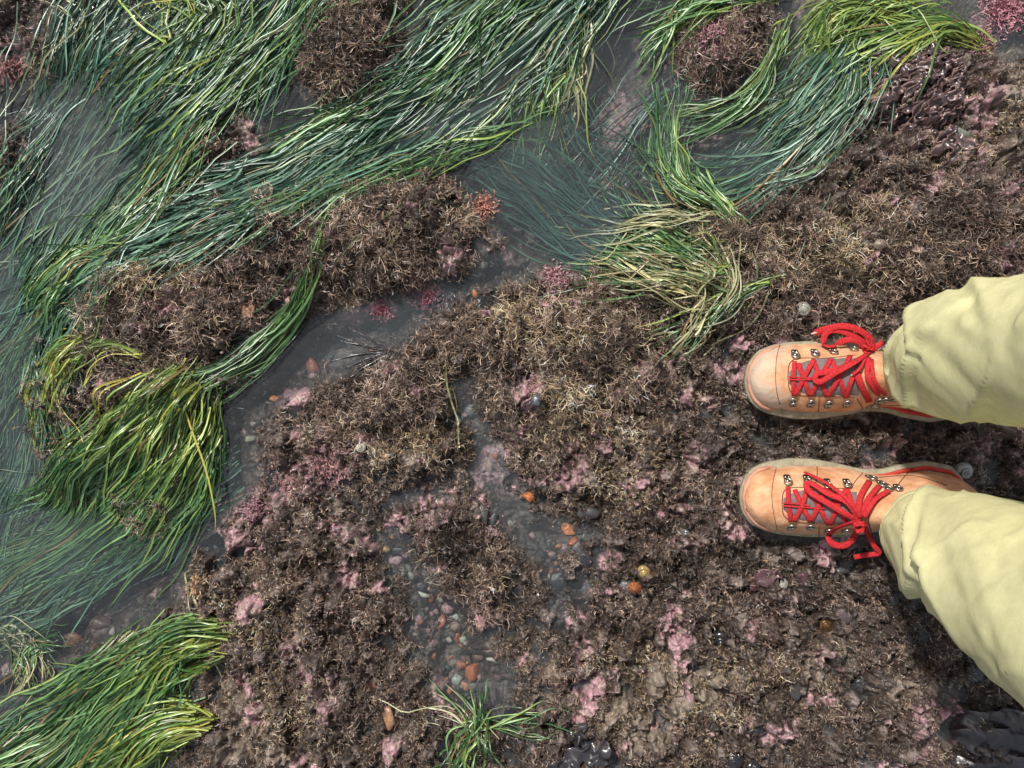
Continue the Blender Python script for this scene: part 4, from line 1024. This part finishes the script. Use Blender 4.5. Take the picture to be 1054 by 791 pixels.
stone(776, 752, 13, 9, (52, 52, 56), 'black lump above the two dark snails near the bottom', name='stone', group='stones wedged in the turf', gloss=.2)
stone(868, 632, 12, 10, (96, 82, 84), 'smooth mauve stone between the dark snail and the boot', name='stone', group='stones wedged in the turf', rz=4, gloss=.3)
stone(865, 588, 11, 6, (84, 80, 82), 'low grey stone just below the hanging lace', name='stone', group='stones wedged in the turf', gloss=.3)
stone(600, 748, 6, 5, (70, 70, 76), 'small dark stone at the top of the dark kelp', name='stone', group='stones wedged in the turf')
stone(498, 529, 6, 12, (80, 84, 84), 'upright grey stone ringed with pink crust left of the channel', name='stone', group='stones wedged in the turf', rot=.1)
stone(508, 534, 4, 8, (70, 74, 78), 'thin dark stone beside the upright grey one', name='stone', group='stones wedged in the turf', rot=-.2)
stone(645, 606, 8, 10, (88, 92, 98), 'blue grey stone left of the orange brown cone shell', name='stone', group='stones wedged in the turf')
stone(602, 607, 7, 6, (92, 92, 96), 'grey pebble near the lower end of the middle channel', group='stones wedged in the turf')
stone(401, 738, 7.5, 13, (172, 132, 96), 'long tan oval stone standing out of the turf at the bottom', name='stone', group='stones wedged in the turf', gloss=.3, speck=(128, 92, 70), sink=.15)
stone(403, 721, 3, 3.5, (150, 80, 56), 'tiny rust pebble on top of the long tan oval stone', group='stones wedged in the turf')
stone(386, 704, 11, 5, (176, 96, 74), 'flat salmon pebble in turf left of the channel foot', group='stones wedged in the turf', rot=.3, speck=(150, 110, 104))
stone(283, 648, 5, 4, (90, 96, 98), 'small dark pebble above the pale crust at the bottom left', group='stones wedged in the turf')
stone(341, 467, 4.5, 6, (150, 146, 138), 'small pale pebble on pink crust left of the white snail', group='stones wedged in the turf')
stone(258, 452, 7, 4, (164, 158, 140), 'oval cream pebble at the edge of the dark channel', group='stones wedged in the turf', rot=.2)
stone(262, 437, 6, 5, (96, 92, 92), 'grey pebble above the oval cream pebble', group='stones wedged in the turf')
stone(380, 620, 5, 6, (112, 106, 104), 'small grey stone in turf left of the channel', group='stones wedged in the turf')
stone(373, 616, 4, 6, (126, 120, 118), 'light grey stone paired with another in turf left of the channel', group='stones wedged in the turf')
stone(1010, 462, 6, 4, (120, 104, 100), 'small brown grey pebble right of the banded snail', group='stones wedged in the turf')

# ---- small pebbles strewn over the pool floors
cols = [(72, 68, 70), (98, 90, 88), (128, 110, 104), (150, 96, 74), (170, 160, 150), (84, 92, 96), (118, 88, 84), (176, 130, 132), (60, 56, 58), (190, 118, 76)]
protos = [stone_mesh('small_pebble', 1, random.uniform(.65, .95), .5, 900 + k, None, .14, sub=2) for k in range(8)]
def in_water(px_, py_): return samp(DF, np.array([(px_ - CX) * S]), np.array([(CY - py_) * S]))[0]
zones = [((458, 645, 34, 60), 95, 'channel', 'tiny pebble among the mixed ones strewn along the pebble channel'), ((478, 700, 34, 30), 40, 'channel', 'tiny pebble among the mixed ones strewn along the pebble channel'),
         ((575, 570, 35, 45), 44, 'middle', 'tiny pebble on the floor of the narrow middle channel'), ((505, 480, 20, 40), 14, 'middle', 'tiny pebble on the floor of the narrow middle channel'), ((480, 415, 25, 25), 12, 'centre', 'tiny pebble on the floor of the small centre pool'),
         ((610, 130, 70, 120), 60, 'pool', 'tiny pebble on the floor of the wide clear pool at the top'), ((320, 375, 60, 40), 26, 'dark', 'tiny pebble on the floor of the dark winding channel'), ((235, 490, 30, 60), 16, 'dark', 'tiny pebble on the floor of the dark winding channel'),
         ((500, 280, 60, 30), 16, 'dark', 'tiny pebble on the floor of the dark winding channel'), ((110, 620, 60, 40), 14, 'murky', 'tiny pebble on the floor of the murky pool at the lower left'), ((400, 560, 20, 20), 10, 'channel', 'tiny pebble among the mixed ones strewn along the pebble channel')]
rp = random.Random(5)
for (cx_, cy_, rx_, ry_), n_, z_, lab in zones:
    k = 0; tries = 0
    while k < n_ and tries < 600:
        tries += 1
        a = rp.gauss(cx_, rx_ * .6); b_ = rp.gauss(cy_, ry_ * .6)
        if in_water(a, b_) > -3: continue
        k += 1
        me = protos[rp.randrange(8)]; me = me.copy(); c_ = cols[rp.randrange(len(cols))]
        o = link('pebble', me, smat(c_, .45)); p = on_ground(a, b_); r_ = (1.5 + 4.4 * rp.random() ** 1.6) * S
        o.scale = (r_, r_, r_); o.location = (p.x, p.y, p.z + r_ * .2); o.rotation_euler = (rp.uniform(-.3, .3), rp.uniform(-.3, .3), rp.uniform(0, 6))
        tag(o, lab, 'pebble', 'tiny pebbles, ' + {'channel': 'pebble channel', 'middle': 'middle channel', 'centre': 'centre pool', 'pool': 'wide top pool', 'dark': 'dark channel', 'murky': 'murky pool'}[z_])

# ---- snails, limpets, cone shell
def attr_mat(name, rough=.35, coat=0): return mat(name, attr=True, rough=rough, noise=(500, 3, .7), bump=(900, .4, .0005), coat=coat)
M_shell = attr_mat('shell'); M_wet = attr_mat('wet_shell', .16, .5)
def col_obj(name, v, f, c, m):
    me = bpy.data.meshes.new(name); me.from_pydata([tuple(p) for p in v], [], f); me.polygons.foreach_set('use_smooth', [True] * len(f)); me.update()
    a = me.color_attributes.new('Col', 'FLOAT_COLOR', 'POINT'); a.data.foreach_set('color', [x for q in c for x in (q[0], q[1], q[2], 1)])
    return link(name, me, m)
def snail(px_, py_, r, c1, c2, label, wet=False, rot=0.0, bands=3, lift=0.0, group='sea snails on the reef'):
    """turban shell: a tube wound round its axis, widening from the apex"""
    r *= S; v = []; c = []; n = 84; m_ = 14; turns = 3.2
    for i in range(n + 1):
        t = i / n; g_ = math.exp(1.9 * (t - 1)); a = turns * 2 * PI * t
        R_ = r * .52 * g_; tr = r * .50 * g_ * (1 if t < .97 else 1 - (t - .97) * 10)
        cc = Vector((R_ * math.cos(a), R_ * math.sin(a), r * .95 * (1 - g_)))
        for j in range(m_):
            b_ = 2 * PI * j / m_
            rd = tr * (1 + .04 * math.cos(bands * b_ * 2))
            v.append(cc + Vector((math.cos(a), math.sin(a), 0)) * rd * math.cos(b_) + Vector((0, 0, 1)) * rd * math.sin(b_) * .95)
            k = .5 + .5 * math.sin(b_ * bands + .6 * math.sin(a * 5)); k = k * .7 + .3 * (1 - t)
            c.append([c1[q] * (1 - k) + c2[q] * k for q in range(3)])
    f = [(i * m_ + j, i * m_ + (j + 1) % m_, (i + 1) * m_ + (j + 1) % m_, (i + 1) * m_ + j) for i in range(n) for j in range(m_)]
    f += [tuple(range(m_)), tuple(n * m_ + j for j in range(m_))[::-1]]
    o = col_obj('sea_snail', v, f, c, M_wet if wet else M_shell)
    p = on_ground(px_, py_); o.location = (p.x, p.y, p.z + r * .25 + lift); o.rotation_euler = (random.uniform(-.4, .4), random.uniform(-.4, .4), rot)
    return tag(o, label, 'snail', group)
wht, gry, drk = lin(206, 200, 186), lin(120, 120, 116), lin(36, 36, 38)
snail(372, 460, 7, wht, lin(160, 154, 140), 'small white snail on brown turf left of the centre', rot=.5, lift=.004)
snail(825, 320, 9, lin(150, 152, 140), gry, 'round grey green snail just above the dusty boot', rot=1.2, lift=.005)
snail(989, 484, 11, lin(178, 180, 176), lin(84, 84, 88), 'grey and white banded snail touching the boot heel', rot=2.2, bands=4, lift=.004)
snail(803, 601, 8, lin(186, 184, 176), lin(96, 94, 92), 'pale domed snail on the red leaf below the boots', rot=.3, lift=.004)
snail(846, 640, 11, lin(20, 22, 22), lin(120, 84, 36), 'black snail with an amber patch below the red leaf', wet=True, lift=.008, rot=1)
snail(740, 655, 12, lin(26, 26, 28), lin(52, 52, 54), 'black snail in a hollow below and left of the boots', wet=True, lift=.008, rot=2)
snail(752, 777, 13, lin(24, 26, 30), lin(60, 60, 66), 'larger of two glossy black snails at the bottom edge', wet=True, lift=.008, rot=0)
snail(773, 786, 9, lin(24, 26, 28), lin(56, 56, 60), 'smaller of two glossy black snails at the bottom edge', wet=True, lift=.008, rot=3)
snail(706, 549, 7, lin(60, 64, 68), lin(130, 132, 134), 'small slate blue snail in turf left of the lower boot', rot=3, wet=True)
snail(662, 588, 8, lin(126, 102, 56), lin(176, 150, 92), 'yellow brown wet snail right of the middle channel', wet=True, rot=1.5, lift=.003)
snail(1002, 664, 5, gry, drk, 'tiny grey snail beside the trouser leg', rot=1.5)
snail(803, 281, 7, lin(130, 124, 116), lin(90, 84, 80), 'dull grey snail in brown turf above the grey green one', rot=.5)
snail(790, 249, 6, lin(168, 150, 124), lin(120, 100, 84), 'small tan snail at the top of the long turf', rot=2.5)
def limpet(px_, py_, r, c1, c2, label, hh=.5, cat='limpet', name='limpet', lift=.003):
    r *= S; v = []; c = []; n = 36; R_ = 6
    for i in range(R_ + 1):
        t = i / R_
        for j in range(n):
            a = 2 * PI * j / n; rib = 1 + .07 * math.cos(a * 9) * t
            v.append((r * t * rib * math.cos(a), r * .85 * t * rib * math.sin(a), r * hh * (1 - t ** 1.3)))
            k = .5 + .5 * math.cos(a * 9); c.append([(c1[q] * (1 - k) + c2[q] * k) for q in range(3)])
    f = [(i * n + j, (i + 1) * n + j, (i + 1) * n + (j + 1) % n, i * n + (j + 1) % n) for i in range(R_) for j in range(n)]
    o = col_obj(name, v, f, c, M_shell); p = on_ground(px_, py_); o.location = (p.x, p.y, p.z + lift); o.rotation_euler = (.1, -.1, px_)
    return tag(o, label, cat, 'limpets on the reef')
limpet(256, 320, 8, lin(186, 140, 116), lin(150, 110, 92), 'tan limpet on the brown mound under the bent grass bundle')
limpet(653, 605, 7, lin(180, 110, 66), lin(116, 64, 42), 'pointed orange brown limpet left of the wet yellow brown snail', hh=1.2)
limpet(1028, 760, 7, lin(90, 90, 92), lin(60, 60, 62), 'dark limpet half under the dark kelp in the corner')
limpet(560, 700, 6, lin(120, 108, 100), lin(84, 74, 70), 'small grey brown limpet on rock right of the channel')
limpet(905, 252, 6, lin(140, 124, 110), lin(100, 86, 76), 'small ribbed limpet on pinkish rock above the trousers')

# ---- mussel: two valves and a dark gap
def mussel(px_, py_, L_, rot, label):
    L_ *= S; e = empty('mussel'); p = on_ground(px_, py_); e.location = (p.x, p.y, p.z + L_ * .28); e.rotation_euler = (.2, .1, rot)
    tag(e, label, 'mussel')
    for s_ in (1, -1):
        rings = []
        for i in range(15):
            t = i / 14; w_ = L_ * .30 * math.sin(PI * t ** .62) ** .8 + .0001
            rings.append([(t * L_ - L_ / 2, w_ * math.cos(PI * j / 10), s_ * (L_ * .02 + w_ * .55 * math.sin(PI * j / 10))) for j in range(11)])
        mb = MB(); mb.add(*loft(rings, cap=False, closed=False)); mb.obj('valve', smat((40, 42, 50), .2, (84, 80, 84), 'mussel_shell'), e)
mussel(887, 705, 30, -.7, 'dark blue black mussel half buried in turf left of the trouser leg')

# ---- broad weed: kelp blades, the red leaf and the purple bush
def frond(mb, base, ang, ln_, wd, curl=.5, lift=.01, ruffle=.004, lobes=0, seed=0, ns=14, nw=8, cols=None, C=None):
    rs = random.Random(seed); x, y = base.x, base.y; V = []; path = []
    a = ang; x0, y0 = x, y
    for i in range(ns + 1):
        path.append((x0, y0, a)); a += curl / ns + rs.gauss(0, .05); x0 += math.cos(a) * ln_ / ns; y0 += math.sin(a) * ln_ / ns
    ph = rs.uniform(0, 6)
    zb = base.z
    for i, (xx, yy, aa) in enumerate(path):
        t = i / ns; w_ = wd * (min(1, t * 4 + .15)) * (1 - .55 * t ** 3) 
        if lobes: w_ *= .38 + .70 * abs(math.sin(t * PI * lobes + ph))
        gz = max(ground(xx, yy), -.002)
        zb = zb * .6 + .4 * gz
        for j in range(nw + 1):
            s_ = j / nw * 2 - 1
            z = zb + lift * math.sin(PI * min(1, t * .9 + .1)) + ruffle * (abs(s_) ** 1.5) * math.sin(t * 17 + ph + s_ * 1.4) + ruffle * .6 * math.sin(s_ * 3 + t * 5 + ph)
            tipn = (1 + .10 * math.sin(s_ * 7 + ph)) if i == ns else 1
            V.append(Vector((xx - math.sin(aa) * w_ * s_ * tipn, yy + math.cos(aa) * w_ * s_ * tipn, z)))
            if C is not None:
                k = rs.random() * .15 + .85 * abs(s_) ** 4 * min(1, .3 + t); C.append([cols[0][q] * (1 - k) + cols[1][q] * k for q in range(3)])
    mb.add(V, [(i * (nw + 1) + j, i * (nw + 1) + j + 1, (i + 1) * (nw + 1) + j + 1, (i + 1) * (nw + 1) + j) for i in range(ns) for j in range(nw)])
M_kelp = mat('dark_kelp', attr=True, rough=.28, spec=.6, noise=(60, 4, .7), bump=(160, .25, .002), coat=.2)
def weed(name, items, cols, label, cat, m, group=None, solid=.0006):
    mb = MB(); C = []
    for it in items: frond(mb, cols=cols, C=C, **it)
    me = bpy.data.meshes.new(name); me.from_pydata(mb.v, [], mb.f); me.polygons.foreach_set('use_smooth', [True] * len(mb.f)); me.update()
    a = me.color_attributes.new('Col', 'FLOAT_COLOR', 'POINT'); a.data.foreach_set('color', [x for q in C for x in (q[0], q[1], q[2], 1)])
    o = link(name, me, m)
    so_ = o.modifiers.new('thickness', 'SOLIDIFY'); so_.thickness = solid
    return tag(o, label, cat, group)
kd = (lin(52, 50, 56), lin(96, 90, 94))
def B(x, y, dz=.004): p = on_ground(x, y); p.z += dz; return p
weed('kelp', [dict(base=B(612, 772, .014), ang=2.0, ln_=.040, wd=.015, seed=1, lobes=2, lift=.006), dict(base=B(612, 775, .014), ang=2.5, ln_=.050, wd=.016, seed=2, lobes=3, curl=-.4, lift=.008), dict(base=B(616, 778, .014), ang=3.0, ln_=.058, wd=.016, seed=3, lobes=2, curl=.3),
              dict(base=B(600, 790, .014), ang=2.7, ln_=.055, wd=.014, seed=4, lobes=3, curl=.4), dict(base=B(615, 790, .014), ang=1.7, ln_=.046, wd=.013, seed=5, lobes=2, curl=-.3, lift=.010), dict(base=B(590, 800, .014), ang=2.2, ln_=.04, wd=.012, seed=6, lobes=2)],
     kd, 'grey black kelp fronds with pointed lobes at the bottom edge right of the seagrass tuft', 'kelp', M_kelp, 'dark kelp fronds on the reef')
weed('kelp', [dict(base=B(1075, 770, .010), ang=3.0, ln_=.125, wd=.024, seed=11, curl=.15, lift=.010, ruffle=.005), dict(base=B(1080, 785, .010), ang=3.2, ln_=.13, wd=.024, seed=12, curl=.2, lift=.008, ruffle=.005), dict(base=B(1070, 752, .012), ang=3.05, ln_=.11, wd=.022, seed=13, curl=-.2, lift=.012, ruffle=.005),
              dict(base=B(1090, 800), ang=2.9, ln_=.14, wd=.026, seed=14, curl=.3, ruffle=.006), dict(base=B(1060, 742), ang=3.4, ln_=.06, wd=.018, seed=15, curl=-.3, lift=.014)],
     kd, 'broad black wet kelp blades piled in the bottom right corner', 'kelp', M_kelp, 'dark kelp fronds on the reef')
rl = (lin(84, 58, 64), lin(124, 90, 96))
weed('red_seaweed_leaf', [dict(base=B(772, 606), ang=.5, ln_=.050, wd=.014, seed=21, lobes=2, curl=-.2, lift=.006, ruffle=.002), dict(base=B(770, 603), ang=.1, ln_=.03, wd=.008, seed=22, lobes=2, lift=.006, ruffle=.002), dict(base=B(815, 595), ang=.35, ln_=.018, wd=.009, seed=23, lobes=1, lift=.008, ruffle=.002)],
     rl, 'wet reddish purple leaf of seaweed under the pale domed snail', 'seaweed', M_kelp)
weed('dark_weed', [dict(base=B(462, 300), ang=-2.6 + .25 * k, ln_=.03 + .004 * (k % 3), wd=.004, seed=60 + k, lobes=3, curl=.3, lift=.003, ruffle=.002) for k in range(7)],
     kd, 'dark wet ribbons of weed lying in the winding channel near the centre', 'seaweed', M_kelp)
weed('dark_weed', [dict(base=B(405, 362), ang=PI - .5 + .16 * k, ln_=.07 + .006 * (k % 4), wd=.0022, seed=90 + k, lobes=3, curl=.3, lift=.003, ruffle=.002) for k in range(10)],
     kd, 'thin black weed streaming left over the dark channel beside the turf', 'seaweed', M_kelp)
items = []
rs_ = random.Random(4)
for k in range(120):
    a0 = rs_.uniform(PI * .86, PI * 1.46); d0 = .125 * rs_.random() ** .7
    c0 = P(985, 66, 0); bx_, by_ = c0.x + math.cos(a0) * d0 * 1.0, c0.y + math.sin(a0) * d0 * .95
    bb = Vector((bx_, by_, max(ground(bx_, by_), 0) + .014 * (1 - d0 / .14) + .010))
    items.append(dict(base=bb, ang=a0 + rs_.gauss(0, .45), ln_=rs_.uniform(.024, .044), wd=rs_.uniform(.0050, .0100), seed=200 + k, lobes=rs_.choice([2, 3, 3, 4]), curl=rs_.gauss(0, .6), lift=rs_.uniform(.001, .012), ruffle=rs_.uniform(.002, .0045), ns=12, nw=5))
M_purple = mat('purple_seaweed', attr=True, rough=.28, spec=.6, noise=(220, 3, .7), bump=(400, .3, .001))
weed('purple_seaweed', items, (lin(42, 34, 42), lin(180, 146, 138)), 'frilly purple brown leafy seaweed spreading over the rock at the upper right', 'seaweed', M_purple, solid=.0004)

# ---- pink branching coralline tufts
M_coral = mat('pink_coralline', attr=True, rough=.6, spec=.3, noise=(600, 3, .75))
def coralline(px_, py_, rad, n, c1, c2, label, ln_=.012, w_=.0008):
    c0 = P(px_, py_, 0); rr = np.abs(rng.normal(0, .5, n)).clip(0, 1.2) * rad * S; aa = rng.uniform(0, 2 * PI, n)
    bx = c0.x + rr * np.cos(aa); by = c0.y + rr * np.sin(aa); bz = np.maximum(samp(HF, bx, by), -.004)
    d = np.stack([np.cos(aa) * .7, np.sin(aa) * .7, np.full(n, .8)], 1) + rng.normal(0, .5, (n, 3)); d[:, 2] = np.abs(d[:, 2]); d /= np.linalg.norm(d, axis=1, keepdims=True)
    A = grow(np.stack([bx, by, bz], 1), d, rng.uniform(.6, 1.2, n) * ln_, 6, .35, 0)
    k = rng.random((n, 1, 1)); C = (np.array(c1) * (1 - k) + np.array(c2) * k) * (.5 + .5 * np.linspace(0, 1, 6)[None, :, None])
    o = link('coralline_tuft', ribbon_mesh('coralline_tuft', A, w_ * (1 + .35 * np.sin(np.arange(6) * 2.6))[None, :] * np.ones((n, 1)), C, tilt=.8), M_coral)
    return tag(o, label, 'coralline algae', 'pink coralline tufts')
pk1, pk2 = lin(176, 108, 124), lin(224, 176, 184)
coralline(1036, 8, 26, 1500, pk1, pk2, 'large rose pink coralline tuft in the top right corner')
coralline(1010, 42, 14, 500, pk1, lin(190, 160, 150), 'brownish pink coralline tuft beside the sandy corner pool')
coralline(498, 212, 13, 420, lin(170, 100, 96), lin(222, 176, 156), 'salmon pink coralline tuft at the right tip of the brown ridge')
coralline(392, 318, 12, 300, lin(150, 96, 106), pk1, 'dull pink coralline tuft under the brown ridge', ln_=.009)
coralline(440, 305, 16, 420, lin(150, 96, 106), pk1, 'mauve coralline patch half under water in the winding channel', ln_=.008)
coralline(572, 285, 15, 360, lin(150, 96, 106), pk2, 'pink coralline tuft at the lower edge of the wide pool', ln_=.009)
coralline(735, 48, 22, 700, pk1, pk2, 'pink coralline cap on the small mound near the top', ln_=.009)
coralline(14, 70, 16, 400, pk1, lin(190, 160, 150), 'pale pink coralline tuft at the left edge near the top', ln_=.009)
coralline(208, 598, 8, 220, lin(168, 130, 100), lin(214, 180, 140), 'tan coralline tuft at the top of the bottom left seagrass', ln_=.010)
coralline(340, 480, 26, 900, lin(150, 108, 112), lin(206, 160, 162), 'broad pink coralline patch on rock left of the centre', ln_=.007)
coralline(300, 500, 24, 600, lin(150, 108, 112), lin(206, 160, 162), 'knobbly pink coralline patch right of the dark channel', ln_=.006)
coralline(262, 522, 16, 600, lin(140, 104, 112), lin(196, 152, 160), 'mauve coralline patch at the edge of the dark channel', ln_=.006)

# ---- broken shell and grit lying everywhere
nf = 15000
fx = rng.uniform(-.80, .80, nf); fy = rng.uniform(-.62, .62, nf); fd_ = samp(DF, fx, fy); ff_ = samp(FD, fx, fy)
kp = (ff_ > 2) & (rng.random(nf) < np.where(fd_ < 2, .55, 1.0)); fx, fy = fx[kp], fy[kp]
fz = samp(HF, fx, fy) + .0012 + .004 * rng.random(len(fx)) * (samp(DF, fx, fy) > 3); nf = len(fx)
r_ = rng.uniform(.0004, .0011, nf) * (1 + (rng.random(nf) < .05))
th = rng.uniform(0, 2 * PI, nf); V = []
tl = rng.normal(0, .35, (nf, 2))
for k in range(5):
    a = th + 2 * PI * k / 5; rr_ = r_ * rng.uniform(.6, 1.2, nf); dx, dy = rr_ * np.cos(a), rr_ * np.sin(a)
    V.append(np.stack([fx + dx, fy + dy, fz + dx * tl[:, 0] + dy * tl[:, 1]], -1))
top = np.stack(V, 1); bot = top.copy(); bot[..., 2] -= .0007
VV = np.concatenate([top, bot], 1)                              # N,10,3
base = np.arange(nf)[:, None] * 10
Qf = [np.concatenate([base + k, base + 5 + k, base + 5 + (k + 1) % 5, base + (k + 1) % 5], 1) for k in range(5)]
Qf.append(np.concatenate([base, base + 1, base + 2, base + 3], 1)); Qf.append(np.concatenate([base, base + 3, base + 4, base + 4], 1)[:0])
pal_ = np.array([lin(196, 186, 172), lin(150, 132, 120), lin(190, 150, 156), lin(90, 80, 78), lin(60, 56, 58), lin(176, 120, 92)])
cc = pal_[rng.choice(6, nf, p=[.22, .25, .2, .15, .13, .05])]
o = link('shell_grit', np_mesh('shell_grit', VV, np.concatenate(Qf), np.repeat(cc[:, None, :], 10, 1), smooth=False), mat('shell_grit', attr=True, rough=.35))
tag(o, 'fine broken shell and grit sprinkled over the rock and pool floors', 'shell grit', kind='stuff')

# ------------------------------------------------------------------ camera, sun and sky
cam = bpy.data.cameras.new('camera'); co = bpy.data.objects.new('camera', cam); COL.objects.link(co)
cam.sensor_width = 36; cam.lens = 18 / (CX * S / H); cam.clip_start = .02; cam.clip_end = 500
co.location = (0, 0, H); co.rotation_euler = (0, 0, 0); SC.camera = co
EL, AZ = math.radians(52), math.radians(124)      # sun height; direction it comes from, measured from +X towards +Y
sd_ = Vector((math.cos(EL) * math.cos(AZ), math.cos(EL) * math.sin(AZ), math.sin(EL)))
sl = bpy.data.lights.new('sun', 'SUN'); so = bpy.data.objects.new('sun', sl); COL.objects.link(so)
sl.energy = 4.2; sl.angle = math.radians(3.5); sl.color = (1, .95, .87)
so.rotation_euler = sd_.to_track_quat('Z', 'Y').to_euler(); so.location = (0, 0, 3)
wd = bpy.data.worlds.new('World'); SC.world = wd; wd.use_nodes = True
nt = wd.node_tree; sky = nt.nodes.new('ShaderNodeTexSky'); sky.sky_type = 'NISHITA'; sky.sun_disc = False
sky.sun_elevation = EL; sky.sun_rotation = PI / 2 - AZ; sky.dust_density = 4; sky.air_density = 1.0
# thin bright cloud veil over most of the sky
tcw = nt.nodes.new('ShaderNodeTexCoord'); cn = nt.nodes.new('ShaderNodeTexNoise'); cn.inputs['Scale'].default_value = 2.6; cn.inputs['Detail'].default_value = 6
nt.links.new(tcw.outputs['Generated'], cn.inputs['Vector'])
cr = nt.nodes.new('ShaderNodeMapRange'); cr.inputs['From Min'].default_value = .35; cr.inputs['From Max'].default_value = .65; cr.inputs['To Min'].default_value = .35; cr.inputs['To Max'].default_value = .85
nt.links.new(cn.outputs['Fac'], cr.inputs['Value'])
cm = nt.nodes.new('ShaderNodeMix'); cm.data_type = 'RGBA'; cm.inputs['B'].default_value = (4.6, 4.7, 4.9, 1)
nt.links.new(cr.outputs['Result'], cm.inputs['Factor']); nt.links.new(sky.outputs[0], cm.inputs['A']); nt.links.new(cm.outputs['Result'], nt.nodes['Background'].inputs['Color']); nt.nodes['Background'].inputs['Strength'].default_value = .10
SC.view_settings.view_transform = 'Standard'; SC.view_settings.look = 'None'; SC.view_settings.exposure = .22; SC.view_settings.gamma = 1
SC.view_settings.use_curve_mapping = False
SC.cycles.max_bounces = 6; SC.cycles.transparent_max_bounces = 12; SC.cycles.use_denoising = True
try:
    SC.cycles.denoiser = 'OPENIMAGEDENOISE'; SC.cycles.denoising_input_passes = 'RGB_ALBEDO_NORMAL'; SC.cycles.denoising_prefilter = 'FAST'
except Exception as e: print('denoiser', e)
